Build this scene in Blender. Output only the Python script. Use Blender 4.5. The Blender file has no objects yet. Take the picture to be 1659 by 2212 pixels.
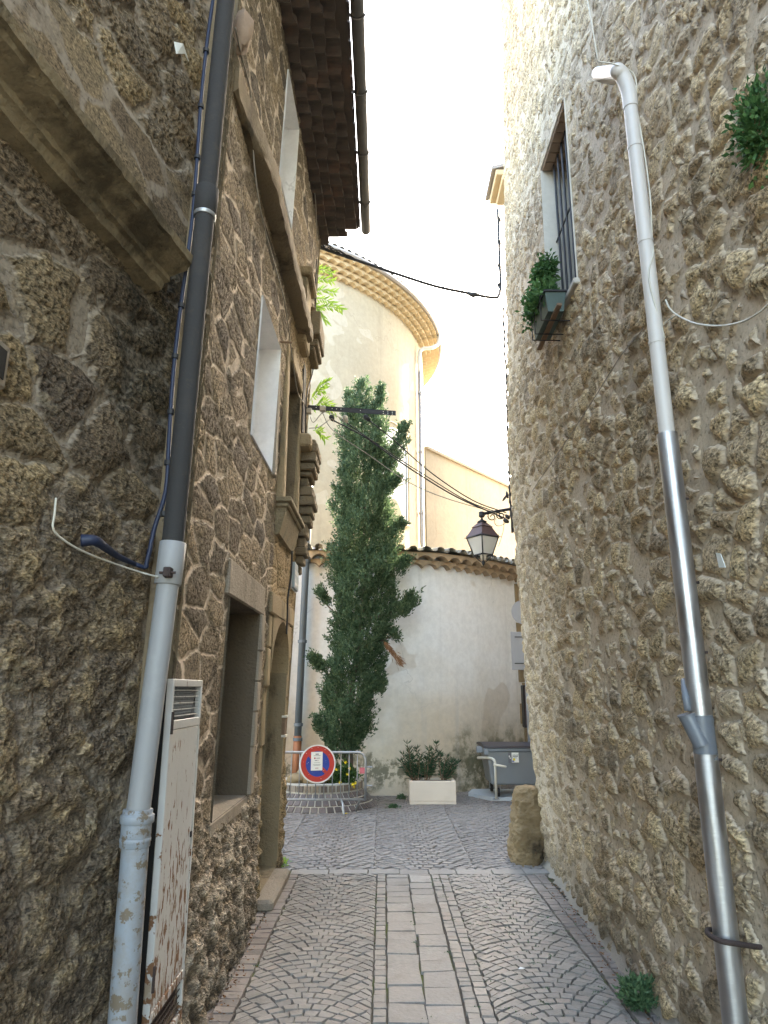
import bpy, math, random
import numpy as np
from mathutils import Vector, Matrix
R = math.radians
random.seed(7)
rng = np.random.default_rng(7)
scene = bpy.context.scene
COL = scene.collection

# ------------------------------------------------------------------ camera
FPX = 1500.0                       # focal length, for a picture 1659 x 2212 units
TH = math.atan(384 / FPX)          # the camera looks up a little
CT, ST = math.cos(TH), math.sin(TH)
EYE = 1.75
cam_d = bpy.data.cameras.new('camera')
cam = bpy.data.objects.new('camera', cam_d)
COL.objects.link(cam)
scene.camera = cam
cam.location = (0, 0, EYE)
cam.rotation_euler = (R(90) + TH, 0, 0)
cam_d.sensor_fit = 'VERTICAL'
cam_d.sensor_height = 36
cam_d.lens = 36 * FPX / 2212
cam_d.clip_start = 0.05
cam_d.clip_end = 3000

# ------------------------------------------------------------------ light
SUN_EL, SUN_AZ = R(35), R(31)
world = bpy.data.worlds.new('World')
scene.world = world
world.use_nodes = True
wn = world.node_tree
sky = wn.nodes.new('ShaderNodeTexSky')
sky.sky_type = 'NISHITA'
sky.sun_disc = False
sky.sun_elevation = SUN_EL
sky.sun_rotation = SUN_AZ
sky.air_density = 1.0
sky.dust_density = 2.0
sky.ozone_density = 1.0
bg = wn.nodes['Background']
bg.inputs['Strength'].default_value = 0.15
wn.links.new(sky.outputs['Color'], bg.inputs['Color'])
sd = bpy.data.lights.new('sun', 'SUN')
sd.energy = 2.4
sd.angle = R(0.5)
sd.color = (1.0, 0.93, 0.82)
so = bpy.data.objects.new('sun', sd)
COL.objects.link(so)
sv = Vector((math.sin(SUN_AZ) * math.cos(SUN_EL), math.cos(SUN_AZ) * math.cos(SUN_EL), math.sin(SUN_EL)))
so.rotation_euler = sv.to_track_quat('Z', 'Y').to_euler()
so.location = (10, 15, 20)
vs = scene.view_settings
vs.view_transform = 'Standard'
vs.look = 'None'
vs.exposure = 4.05
vs.gamma = 1.0
try:
    vs.use_white_balance = True
    vs.white_balance_temperature = 8000
    vs.white_balance_tint = 7
except Exception:
    pass
scene.cycles.max_bounces = 8
scene.cycles.diffuse_bounces = 6
scene.cycles.glossy_bounces = 3
scene.cycles.transmission_bounces = 4
scene.cycles.transparent_max_bounces = 6

# ------------------------------------------------------------------ rays and surfaces
def ray(u, v):
    a = (u - 829.5) / FPX
    b = -(v - 1106) / FPX
    return a, CT - ST * b, ST + CT * b

def ony(u, v, y):
    x, dy, z = ray(u, v)
    t = y / dy
    return Vector((x * t, y, EYE + z * t))

def onz(u, v, z0):
    x, dy, z = ray(u, v)
    t = (z0 - EYE) / z
    return Vector((x * t, dy * t, z0))

def onx(u, v, x0):
    x, dy, z = ray(u, v)
    t = x0 / x
    return Vector((x0, dy * t, EYE + z * t))

def gnd(u, v):
    return onz(u, v, 0.0)

def sstep(a, b, x):
    t = np.clip((x - a) / (b - a), 0, 1)
    return t * t * (3 - 2 * t)

def xl(y, z):                      # face of the left house along the alley
    k = 0.025 + 0.013 * np.clip((y - 3.5) / 4.1, 0, 1)
    return -1.05 + k * np.clip(z - 1.0, 0, 20) + 0.05 * sstep(1.0, 0.0, z) * sstep(6.2, 5.2, y)

def xa(y, z):                      # face of the rough near house on the left
    return -1.20 - (3.5 - y) * 0.187 + 0.02 * np.clip(z - 1.0, 0, 20) + 0.09 * sstep(1.6, 0.3, z) * sstep(3.2, 2.3, y)

def xr(y, z):                      # face of the right house
    far = np.interp(z, [0, 1.7, 4.4, 7.5, 10.8], [1.65, 1.55, 1.48, 1.56, 1.67])
    w = sstep(4.0, 7.6, y)
    near = 1.57 + 0.0 * z - 0.05 * sstep(0.9, 0.0, z)
    return near * (1 - w) + far * w

def onsurf(f, u, v, off=0.0):
    x, dy, z = ray(u, v)
    t = 4.0
    for _ in range(40):
        X = float(f(np.float64(dy * t), np.float64(EYE + z * t))) + off
        t = 0.5 * t + 0.5 * X / x
        t = min(max(t, 0.5), 30)
    return Vector((x * t, dy * t, EYE + z * t))

def PL(u, v, off=0.0): return onsurf(xl, u, v, off)
def PA(u, v, off=0.0): return onsurf(xa, u, v, off)
def PR(u, v, off=0.0): return onsurf(xr, u, v, -off)

# ------------------------------------------------------------------ objects
def tag(o, label=None, cat=None, group=None, kind=None):
    if label: o['label'] = label
    if cat: o['category'] = cat
    if group: o['group'] = group
    if kind: o['kind'] = kind
    return o

def thing(name, label, cat, loc=(0, 0, 0), group=None):
    o = bpy.data.objects.new(name, None)
    o.empty_display_size = 0.1
    COL.objects.link(o)
    o.location = loc
    return tag(o, label, cat, group)

def wloc(o):
    v = Vector((0, 0, 0))
    while o is not None:
        v = v + Vector(o.location)
        o = o.parent
    return v

def nparr(a): return np.asarray(a, dtype=np.float64)

class MB:
    def __init__(s):
        s.v = []; s.f = []; s.n = 0
    def add(s, V, F):
        s.v.append(nparr(V).reshape(-1, 3))
        n = s.n
        s.f.extend([tuple(i + n for i in f) for f in F])
        s.n += len(s.v[-1])
        return s
    def box(s, lo, hi, M=None, bev=0.0):
        lo = nparr(lo); hi = nparr(hi)
        if bev > 0:
            b = bev
            V = []
            for z, q in ((lo[2], b), (lo[2] + b, 0), (hi[2] - b, 0), (hi[2], b)):
                x0, x1, y0, y1 = lo[0] + q, hi[0] - q, lo[1] + q, hi[1] - q
                c = b if q == 0 else b * 0.6
                V += [(x0 + c, y0, z), (x1 - c, y0, z), (x1, y0 + c, z), (x1, y1 - c, z), (x1 - c, y1, z), (x0 + c, y1, z), (x0, y1 - c, z), (x0, y0 + c, z)]
            F = [tuple(range(7, -1, -1)), tuple(range(24, 32))]
            for k in range(3):
                for i in range(8):
                    j = (i + 1) % 8
                    F.append((8 * k + i, 8 * k + j, 8 * k + 8 + j, 8 * k + 8 + i))
        else:
            x0, y0, z0 = lo; x1, y1, z1 = hi
            V = [(x0, y0, z0), (x1, y0, z0), (x1, y1, z0), (x0, y1, z0), (x0, y0, z1), (x1, y0, z1), (x1, y1, z1), (x0, y1, z1)]
            F = [(3, 2, 1, 0), (4, 5, 6, 7), (0, 1, 5, 4), (1, 2, 6, 5), (2, 3, 7, 6), (3, 0, 4, 7)]
        V = nparr(V)
        if M is not None:
            m = nparr([list(r) for r in M])
            V = V @ m[:3, :3].T + m[:3, 3]
        return s.add(V, F)
    def quad(s, a, b, c, d):
        return s.add([a, b, c, d], [(0, 1, 2, 3)])
    def tube(s, P, r, n=8, caps=True):
        P = nparr([list(p) for p in P])
        rr = nparr(r) * np.ones(len(P))
        T = np.gradient(P, axis=0)
        T /= np.linalg.norm(T, axis=1)[:, None] + 1e-12
        up = np.array([0, 0, 1.]) if abs(T[0][2]) < 0.9 else np.array([1., 0, 0])
        a = np.cross(T[0], up); a /= np.linalg.norm(a)
        V = []
        for i in range(len(P)):
            a = a - T[i] * a.dot(T[i]); a /= np.linalg.norm(a) + 1e-12
            b = np.cross(T[i], a)
            for k in range(n):
                w = 2 * math.pi * k / n
                V.append(P[i] + rr[i] * (math.cos(w) * a + math.sin(w) * b))
        F = []
        for i in range(len(P) - 1):
            for k in range(n):
                j = (k + 1) % n
                F.append((i * n + k, i * n + j, (i + 1) * n + j, (i + 1) * n + k))
        if caps:
            F.append(tuple(range(n - 1, -1, -1)))
            F.append(tuple((len(P) - 1) * n + k for k in range(n)))
        return s.add(V, F)
    def rod(s, a, b, r, n=8, r2=None):
        return s.tube([a, b], [r, r if r2 is None else r2], n)
    def prism(s, pts, d):              # outline (3-D points in order) swept by vector d
        P = nparr([list(p) for p in pts]); d = nparr(list(d)); n = len(P)
        V = np.vstack([P, P + d])
        F = [tuple(range(n)), tuple(range(2 * n - 1, n - 1, -1))]
        for i in range(n):
            j = (i + 1) % n
            F.append((i, i + n, j + n, j))
        return s.add(V, F)
    def build(s, name, mat, parent=None, smooth=False, angle=None):
        V = np.vstack(s.v)
        me = bpy.data.meshes.new(name)
        o = bpy.data.objects.new(name, me)
        COL.objects.link(o)
        if parent is not None:
            o.parent = parent
            V = V - nparr(wloc(parent))
        me.from_pydata(V.tolist(), [], s.f)
        me.validate(verbose=False)
        me.materials.append(mat)
        if smooth or angle:
            me.polygons.foreach_set('use_smooth', [True] * len(me.polygons))
            if angle:
                me.set_sharp_from_angle(angle=R(angle))
        me.update()
        return o

def fixn(o):
    import bmesh
    bm = bmesh.new(); bm.from_mesh(o.data)
    bmesh.ops.recalc_face_normals(bm, faces=bm.faces)
    bm.to_mesh(o.data); bm.free()
    return o

def catmull(P, n=8):
    P = [Vector(p) for p in P]
    Q = [P[0] * 2 - P[1]] + P + [P[-1] * 2 - P[-2]]
    out = []
    for i in range(1, len(Q) - 2):
        a, b, c, d = Q[i - 1:i + 3]
        for k in range(n):
            t = k / n
            out.append(0.5 * ((2 * b) + (c - a) * t + (2 * a - 5 * b + 4 * c - d) * t * t + (3 * b - a - 3 * c + d) * t ** 3))
    out.append(P[-1])
    return out

# ------------------------------------------------------------------ material helpers
class NT:
    def __init__(s, name):
        s.mat = bpy.data.materials.new(name)
        s.mat.use_nodes = True
        s.t = s.mat.node_tree
        s.b = s.t.nodes['Principled BSDF']
        s.out = s.t.nodes['Material Output']
    def n(s, kind, ins=None, **props):
        nd = s.t.nodes.new('ShaderNode' + kind)
        for k, v in props.items():
            setattr(nd, k, v)
        for k, v in (ins or {}).items():
            if isinstance(v, bpy.types.NodeSocket): s.t.links.new(v, nd.inputs[k])
            else: nd.inputs[k].default_value = v
        return nd
    def uv(s): return s.n('UVMap', uv_map='UVMap').outputs[0]
    def obj(s): return s.n('TexCoord').outputs['Object']
    def m(s, op, a, b=0.0, c=0.0, clamp=False):
        nd = s.n('Math', {0: a, 1: b, 2: c}, operation=op, use_clamp=clamp)
        return nd.outputs[0]
    def vm(s, op, a, b=(0, 0, 0)):
        return s.n('VectorMath', {0: a, 1: b}, operation=op).outputs[0]
    def scale(s, v, xyz): return s.n('Mapping', {'Vector': v, 'Scale': xyz}).outputs[0]
    def noise(s, v, sc, det=4, rough=0.55, dist=0.0, col=False):
        nd = s.n('TexNoise', {'Vector': v, 'Scale': sc, 'Detail': det, 'Roughness': rough, 'Distortion': dist})
        return nd.outputs['Color' if col else 'Fac']
    def vor(s, v, sc, feature='F1', rnd=1.0, dim='2D', out='Color'):
        nd = s.n('TexVoronoi', {'Vector': v, 'Scale': sc, 'Randomness': rnd}, feature=feature, voronoi_dimensions=dim)
        return nd.outputs['Distance' if feature == 'DISTANCE_TO_EDGE' else out]
    def mr(s, x, a, b, c=0.0, d=1.0, smooth=True):
        return s.n('MapRange', {'Value': x, 'From Min': a, 'From Max': b, 'To Min': c, 'To Max': d},
                   interpolation_type='SMOOTHSTEP' if smooth else 'LINEAR').outputs[0]
    def mix(s, f, a, b, mode='MIX'):
        nd = s.n('Mix', {}, data_type='RGBA', blend_type=mode)
        for k, v in ((0, f), (6, a), (7, b)):
            if isinstance(v, bpy.types.NodeSocket): s.t.links.new(v, nd.inputs[k])
            else: nd.inputs[k].default_value = v if k == 0 else (*v[:3], 1)
        return nd.outputs[2]
    def ramp(s, f, stops):
        nd = s.n('ValToRGB', {'Fac': f})
        e = nd.color_ramp.elements
        while len(e) < len(stops): e.new(0.5)
        for el, (p, c) in zip(e, stops):
            el.position = p; el.color = (*c[:3], 1)
        return nd.outputs[0]
    def sep(s, c):
        return s.n('SeparateColor', {0: c}).outputs
    def sepv(s, v):
        return s.n('SeparateXYZ', {0: v}).outputs
    def bump(s, h, strength=0.5, dist=0.02):
        nd = s.n('Bump', {'Height': h, 'Strength': strength, 'Distance': dist})
        s.t.links.new(nd.outputs[0], s.b.inputs['Normal'])
    def setb(s, **k):
        for key, v in k.items():
            key = {'color': 'Base Color', 'rough': 'Roughness', 'metal': 'Metallic', 'spec': 'Specular IOR Level'}.get(key, key)
            if isinstance(v, bpy.types.NodeSocket): s.t.links.new(v, s.b.inputs[key])
            else:
                if key == 'Base Color': v = (*v[:3], 1)
                s.b.inputs[key].default_value = v
    def disp(s, h):
        nd = s.n('Displacement', {'Height': h, 'Midlevel': 0.0, 'Scale': 1.0})
        s.t.links.new(nd.outputs[0], s.out.inputs['Displacement'])
        s.mat.displacement_method = 'BOTH'

def simple(name, color, rough=0.6, metal=0.0, var=0.15, sc=14.0, bump=0.15, spec=0.5, dirt=None, dirt_amt=0.4):
    t = NT(name)
    v = t.obj()
    n1 = t.noise(v, sc, 5)
    c2 = tuple(min(1, c * (1 + var)) for c in color); c1 = tuple(c * (1 - var) for c in color)
    col = t.mix(n1, c1, c2)
    if dirt:
        d = t.mr(t.noise(v, sc * 0.35, 6, 0.65), 0.62 - dirt_amt * 0.3, 0.72)
        col = t.mix(t.m('MULTIPLY', d, dirt_amt), col, dirt)
    t.setb(color=col, rough=rough, metal=metal, spec=spec)
    if bump: t.bump(t.noise(v, sc * 4, 4), bump, 0.01)
    return t.mat

def stone_wall(name, cs, edge, stones, mortar, hs, warp=0.05, rnd=1.0, dark=(0.03, 0.026, 0.02), dark_amt=0.6,
               small=None, far=None, pit=0.006, fine_mortar=0.004, light=None, drop=0.0, mid=0.0, jag=0.09, wide=2.2, contrast=0.45, grain=(1, 1.4, 1), broken=0.0, lower=None, mould=None, calm=None):
    """rubble wall: cells of size cs (m), mortar joint width edge (m), stone colour stops, relief hs (lo, hi)"""
    t = NT(name)
    uv = t.uv()
    w = t.vm('SUBTRACT', t.noise(uv, 3.0, 3, col=True), (0.5, 0.5, 0.5))
    w2 = t.vm('SUBTRACT', t.noise(uv, 14.0, 3, col=True), (0.5, 0.5, 0.5))
    p = t.vm('ADD', t.vm('ADD', uv, t.vm('MULTIPLY', w, (warp * 2, warp * 2, 0))), t.vm('MULTIPLY', w2, (warp * .3, warp * .3, 0)))
    p = t.scale(p, (1 / cs[0], 1 / cs[1], 0))
    D = t.vor(p, 1.0, 'DISTANCE_TO_EDGE', rnd)
    cell = t.sep(t.vor(p, 1.0, 'F1', rnd))
    n_mid = t.noise(uv, 9.0, 5, 0.6)
    n_fine = t.noise(uv, 38.0, 5, 0.65)
    n_big = t.noise(uv, 0.9, 4, 0.6)
    jn = t.m('MULTIPLY', t.m('SUBTRACT', n_mid, 0.5), jag)
    e = edge / min(cs)
    Dj = t.m('ADD', D, jn)
    # joints wider in some places
    ew = t.m('MULTIPLY', t.mr(t.noise(uv, 1.7, 3), 0.45, 0.7), e * wide)
    Dj = t.m('SUBTRACT', Dj, ew)
    mask = t.mr(Dj, e * 0.6, e * 1.7 + 0.02)
    dome = t.m('POWER', t.mr(Dj, e * 0.6, e * 1.6 + 0.30, smooth=False), 0.5)
    if drop:
        keep = t.mr(cell[1], drop, drop + 0.03)
        dome = t.m('MULTIPLY', dome, keep); mask = t.m('MULTIPLY', mask, t.m('ADD', t.m('MULTIPLY', keep, 0.85), 0.15))
    H = t.m('MULTIPLY', dome, t.m('ADD', hs[0], t.m('MULTIPLY', cell[0], hs[1] - hs[0])))
    if calm:                                   # higher up the wall is more smoothly rendered
        cz_ = t.m('ADD', t.sepv(uv)[1], t.m('MULTIPLY', t.m('SUBTRACT', n_big, 0.5), 2.0))
        cf = t.m('MAXIMUM', t.mr(cz_, calm[0], calm[1]), t.m('MULTIPLY', t.mr(t.sepv(uv)[0], 5.5, 7.6), 0.6))
        H = t.m('MULTIPLY', H, t.m('SUBTRACT', 1.0, t.m('MULTIPLY', cf, 0.55)))
        mask = t.m('MULTIPLY', mask, t.m('SUBTRACT', 1.0, t.m('MULTIPLY', cf, 0.45)))
    if small:                                  # a second family of small protruding stones in the mortar
        ps = t.vm('ADD', uv, t.vm('MULTIPLY', w2, (0.05, 0.05, 0)))
        ps = t.scale(ps, (1 / small[0], 1 / small[0] * 0.95, 0))
        Ds = t.vor(ps, 1.0, 'DISTANCE_TO_EDGE', 1.0)
        cs2 = t.sep(t.vor(ps, 1.0, 'F1', 1.0))
        on = t.mr(cs2[1], small[1], small[1] + 0.02)
        ms = t.m('MULTIPLY', t.m('POWER', t.mr(t.m('ADD', Ds, t.m('MULTIPLY', t.m('SUBTRACT', n_mid, 0.5), 0.2)), 0.06, 0.36, smooth=False), 0.5), on)
        H = t.m('MAXIMUM', H, t.m('MULTIPLY', ms, small[2]))
        mask = t.m('MAXIMUM', mask, t.m('MULTIPLY', ms, 0.9))
    # pitting and roughness
    pits = t.mr(n_fine, 0.32, 0.55)
    H = t.m('ADD', H, t.m('MULTIPLY', pits, t.m('ADD', fine_mortar, t.m('MULTIPLY', mask, pit))))
    H = t.m('SUBTRACT', t.m('ADD', H, t.m('MULTIPLY', n_mid, hs[1] * 0.3)), mid)
    if lower:                                  # crumbled, re-mortared base of the wall
        lz = t.m('ADD', t.sepv(uv)[1], t.m('MULTIPLY', t.m('SUBTRACT', t.noise(uv, 2.2, 4), 0.5), 0.9))
        lm_ = t.mr(lz, lower[0] + 0.15, lower[0] - 0.15)
        lump = t.noise(t.scale(uv, (0.9, 1.1, 1)), 7.5, 6, 0.62, 0.0)
        H = t.m('ADD', t.m('MULTIPLY', H, t.m('SUBTRACT', 1.0, t.m('MULTIPLY', lm_, lower[5]))), t.m('MULTIPLY', lm_, t.m('MULTIPLY', t.mr(lump, 0.35, 0.66), lower[1])))
    amp = t.n('Attribute', attribute_name='amp').outputs['Fac']
    t.disp(t.m('MULTIPLY', H, amp))
    # colour
    crnd = t.m('ADD', t.m('MULTIPLY', cell[2], 0.75), t.m('MULTIPLY', t.noise(uv, 5.5, 4), 0.25))
    stone = t.ramp(crnd, stones)
    gr = t.noise(t.scale(uv, grain), 70.0, 4, 0.7)
    spk = t.m('MULTIPLY', t.mr(n_fine, 0.35, 0.65, 0.70, 1.25), t.mr(gr, 0.34, 0.62, 1 - contrast, 1 + contrast * 0.55, False))
    hole = t.mr(t.noise(t.scale(uv, grain), 26.0, 5, 0.72), 0.42, 0.36)
    spk = t.m('MULTIPLY', spk, t.mr(hole, 0, 1, 1.0, 0.35))
    comb = t.n('CombineXYZ', {0: spk, 1: spk, 2: spk}).outputs[0]
    stone = t.mix(1.0, stone, comb, 'MULTIPLY')
    mcol = t.mix(t.noise(uv, 2.3, 5), mortar[0], mortar[1])
    mspk = t.mr(n_fine, 0.3, 0.7, 0.84, 1.12)
    mcol = t.mix(1.0, mcol, t.n('CombineXYZ', {0: mspk, 1: mspk, 2: mspk}).outputs[0], 'MULTIPLY')
    if broken: mcol = t.mix(t.m('MULTIPLY', t.mr(t.noise(uv, 4.2, 4, 0.6), 0.50, 0.42), broken), mcol, stone)
    col = t.mix(mask, mcol, stone)
    if lower:
        lc_ = t.ramp(t.m('ADD', t.m('MULTIPLY', lump, 0.7), t.m('MULTIPLY', t.noise(uv, 17.0, 5, 0.7), 0.3)), [(0.36, lower[2]), (0.50, lower[3]), (0.62, lower[4])])
        lc_ = t.mix(1.0, lc_, t.n('CombineXYZ', {0: spk, 1: spk, 2: spk}).outputs[0], 'MULTIPLY')
        col = t.mix(t.m('MULTIPLY', lm_, lower[6]), col, lc_)
    if far is not None:                        # finer sandy ashlar beyond a given distance along the wall
        y = t.sepv(uv)[0]
        fy = t.m('ADD', y, t.m('MULTIPLY', t.m('SUBTRACT', n_mid, 0.5), 0.3))
        fz = t.mr(t.sepv(uv)[1], 2.6, 3.6)
        fm = t.m('MULTIPLY', t.mr(fy, far[0], far[0] + 0.12), t.mr(t.sepv(uv)[1], 6.4, 5.8))
        ash = t.mix(t.noise(uv, 6.0, 5, 0.65), far[1], far[2])
        ash = t.mix(1.0, ash, comb, 'MULTIPLY')
        col = t.mix(t.m('MULTIPLY', fm, 0.85), col, ash)
    if light:
        lm = t.mr(t.noise(t.scale(uv, (1, 0.8, 1)), light[1], 6, 0.7), light[2], light[2] + 0.12)
        col = t.mix(t.m('MULTIPLY', lm, light[3]), col, light[0])
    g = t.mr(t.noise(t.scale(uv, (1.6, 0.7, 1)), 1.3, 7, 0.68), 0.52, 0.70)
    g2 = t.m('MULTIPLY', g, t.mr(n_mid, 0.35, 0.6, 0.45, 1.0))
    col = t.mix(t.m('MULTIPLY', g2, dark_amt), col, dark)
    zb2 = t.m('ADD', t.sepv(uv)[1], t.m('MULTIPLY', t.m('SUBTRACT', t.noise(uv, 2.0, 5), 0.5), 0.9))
    col = t.mix(t.mr(zb2, 0.45, -0.05, 0.0, 0.55), col, tuple(c * 1.3 for c in dark))  # contact shadow and damp dirt painted darker towards the wall foot
    if mould:
        sv = t.sepv(uv)
        mm = t.m('MULTIPLY', t.m('MULTIPLY', t.mr(sv[0], mould[0], mould[0] + 0.35), t.mr(sv[1], mould[1], mould[1] + 1.0)), t.mr(sv[1], mould[2] + 0.5, mould[2] + 0.2))
        mm = t.m('MULTIPLY', t.mr(t.m('ADD', t.noise(uv, 3.2, 6, 0.66), t.m('MULTIPLY', mm, 0.35)), 0.60, 0.86), t.mr(mm, 0.02, 0.25))
        col = t.mix(t.m('MULTIPLY', mm, t.mr(n_fine, 0.35, 0.6, 0.9, 0.5)), col, (0.022, 0.021, 0.015))
    # fine crevices coloured darker
    cr = t.mr(n_fine, 0.33, 0.42, 0.7, 0.0)
    col = t.mix(cr, col, tuple(c * 1.2 for c in dark))
    t.setb(color=col, rough=0.93, spec=0.25)
    return t.mat

def plaster(name, c1, c2, stain=None, stain_z=(0, 0), stain_amt=0.7, moss=None, patch=None, sc=0.7, bump=0.25):
    t = NT(name)
    g = t.n('NewGeometry').outputs['Position']
    z = t.sepv(g)[2]
    n = t.noise(g, sc, 6, 0.6)
    col = t.mix(t.mr(n, 0.3, 0.7), c1, c2)
    if stain:
        zz = t.m('ADD', z, t.m('MULTIPLY', t.m('SUBTRACT', t.noise(g, 0.9, 5), 0.5), 2.2))
        col = t.mix(t.m('MULTIPLY', t.mr(zz, stain_z[1], stain_z[0]), stain_amt), col, stain)
    if patch:
        pm = t.mr(t.noise(g, patch[1], 3, 0.45, 0.6), patch[2], patch[2] + 0.03)
        col = t.mix(t.m('MULTIPLY', pm, patch[3]), col, patch[0])
    st = t.m('MULTIPLY', t.mr(t.noise(t.scale(g, (5, 5, 0.25)), 1.0, 6, 0.65), 0.52, 0.75), 0.30)
    col = t.mix(st, col, tuple(c * 0.62 for c in c2))
    fn = t.mr(t.noise(g, 9, 5, 0.7), 0.3, 0.7, 0.93, 1.05)
    col = t.mix(1.0, col, t.n('CombineXYZ', {0: fn, 1: fn, 2: fn}).outputs[0], 'MULTIPLY')
    cw = t.n('TexVoronoi', {'Vector': t.vm('ADD', g, t.vm('MULTIPLY', t.noise(g, 2.5, 4, col=True), (0.6, 0.6, 0.6))), 'Scale': 0.55}, feature='DISTANCE_TO_EDGE').outputs['Distance']
    ck = t.m('MULTIPLY', t.mr(cw, 0.006, 0.001), t.mr(t.noise(g, 0.7, 2), 0.5, 0.6))
    col = t.mix(t.m('MULTIPLY', ck, 0.4), col, tuple(c * 0.5 for c in c2))
    if moss:
        zz = t.m('ADD', z, t.m('MULTIPLY', t.m('SUBTRACT', t.noise(g, 2.6, 6, 0.65), 0.5), 1.1))
        band = t.m('MULTIPLY', t.mr(zz, 0.68, 0.5), t.mr(zz, 0.02, 0.25))
        mm = t.m('MULTIPLY', band, t.mr(t.noise(g, 6.0, 6, 0.7), 0.42, 0.54))
        col = t.mix(t.m('MULTIPLY', mm, 0.8), col, moss)
        xx = t.m('MULTIPLY', t.mr(t.sepv(g)[0], 0.9, 1.5), t.mr(t.m('ADD', z, t.m('MULTIPLY', t.m('SUBTRACT', t.noise(g, 3.0, 5), 0.5), 0.9)), 1.3, 0.6))
        col = t.mix(t.m('MULTIPLY', xx, t.mr(t.noise(g, 4.0, 6, 0.7), 0.40, 0.60, 0.1, 0.85)), col, (0.13, 0.125, 0.075))
    t.setb(color=col, rough=0.92, spec=0.2)
    t.bump(t.m('ADD', t.noise(g, 3.0, 5), t.m('MULTIPLY', t.noise(g, 60, 3), 0.2)), bump, 0.03)
    return t.mat

# ------------------------------------------------------------------ materials
M = {}
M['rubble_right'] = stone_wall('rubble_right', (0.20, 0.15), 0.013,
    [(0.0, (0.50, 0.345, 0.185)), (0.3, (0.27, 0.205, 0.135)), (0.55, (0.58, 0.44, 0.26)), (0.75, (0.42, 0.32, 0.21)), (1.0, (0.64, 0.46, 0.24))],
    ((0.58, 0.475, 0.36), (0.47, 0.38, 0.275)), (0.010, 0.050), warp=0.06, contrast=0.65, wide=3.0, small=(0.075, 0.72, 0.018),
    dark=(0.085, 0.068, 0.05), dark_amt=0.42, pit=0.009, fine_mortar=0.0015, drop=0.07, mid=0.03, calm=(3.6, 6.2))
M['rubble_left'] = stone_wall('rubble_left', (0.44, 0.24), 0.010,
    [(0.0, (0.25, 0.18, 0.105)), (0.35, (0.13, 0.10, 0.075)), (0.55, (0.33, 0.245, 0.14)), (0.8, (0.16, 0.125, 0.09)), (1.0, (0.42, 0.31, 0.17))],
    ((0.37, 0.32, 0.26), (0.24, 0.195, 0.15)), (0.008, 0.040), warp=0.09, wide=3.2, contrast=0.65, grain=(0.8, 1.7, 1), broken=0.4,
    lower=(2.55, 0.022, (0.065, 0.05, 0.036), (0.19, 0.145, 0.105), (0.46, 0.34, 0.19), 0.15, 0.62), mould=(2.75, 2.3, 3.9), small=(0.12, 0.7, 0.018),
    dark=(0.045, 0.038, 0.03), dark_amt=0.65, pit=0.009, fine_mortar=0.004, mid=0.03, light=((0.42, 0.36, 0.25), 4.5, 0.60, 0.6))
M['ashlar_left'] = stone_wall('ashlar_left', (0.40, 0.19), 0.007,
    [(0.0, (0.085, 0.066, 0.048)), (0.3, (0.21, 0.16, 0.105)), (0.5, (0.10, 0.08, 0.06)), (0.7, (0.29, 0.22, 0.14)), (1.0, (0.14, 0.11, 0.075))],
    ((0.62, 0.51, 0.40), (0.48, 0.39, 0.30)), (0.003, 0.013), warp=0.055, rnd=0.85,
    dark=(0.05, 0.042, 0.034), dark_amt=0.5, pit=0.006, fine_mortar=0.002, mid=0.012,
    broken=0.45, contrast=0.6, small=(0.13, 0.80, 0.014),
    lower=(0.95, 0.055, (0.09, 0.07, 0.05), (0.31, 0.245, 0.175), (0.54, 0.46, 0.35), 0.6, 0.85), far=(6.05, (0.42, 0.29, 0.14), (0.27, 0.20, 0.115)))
def dressed(name, a, b, dark, amt):
    t = NT(name)
    g = t.n('NewGeometry').outputs['Position']
    col = t.mix(t.noise(g, 2.5, 6, 0.62), a, b)
    f = t.noise(g, 45, 4, 0.6)
    col = t.mix(t.mr(f, 0.36, 0.30, 0.0, 0.5), col, dark)
    col = t.mix(t.m('MULTIPLY', t.mr(t.noise(t.scale(g, (1, 1, 0.5)), 2.2, 7, 0.7), 0.50, 0.68), amt), col, dark)
    t.setb(color=col, rough=0.92, spec=0.2)
    t.bump(t.m('ADD', f, t.noise(g, 8, 4)), 0.5, 0.02)
    return t.mat
M['dressed'] = dressed('dressed_stone', (0.30, 0.235, 0.145), (0.20, 0.16, 0.105), (0.04, 0.033, 0.025), 0.75)
M['dressed_ochre'] = dressed('ochre_stone', (0.38, 0.285, 0.165), (0.26, 0.20, 0.13), (0.06, 0.048, 0.035), 0.6)
M['dressed_grey'] = dressed('grey_stone', (0.34, 0.29, 0.23), (0.25, 0.21, 0.165), (0.08, 0.065, 0.05), 0.4)
M['dressed_dark'] = dressed('weathered_stone', (0.15, 0.12, 0.085), (0.24, 0.18, 0.11), (0.03, 0.026, 0.02), 0.8)
M['guard'] = dressed('guard_stone', (0.33, 0.225, 0.115), (0.15, 0.11, 0.07), (0.03, 0.025, 0.02), 0.9)
M['reveal_brown'] = dressed('reveal_render', (0.15, 0.115, 0.08), (0.105, 0.085, 0.062), (0.05, 0.04, 0.03), 0.5)
M['white_reveal'] = plaster('white_reveal', (0.80, 0.80, 0.80), (0.74, 0.73, 0.73), bump=0.05)
M['pale_reveal'] = plaster('pale_reveal', (0.56, 0.53, 0.47), (0.48, 0.44, 0.38), bump=0.3)
M['church_plaster'] = plaster('church_plaster', (0.44, 0.385, 0.295), (0.39, 0.335, 0.25), patch=((0.50, 0.45, 0.37), 1.6, 0.60, 0.6), sc=0.5)
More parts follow.
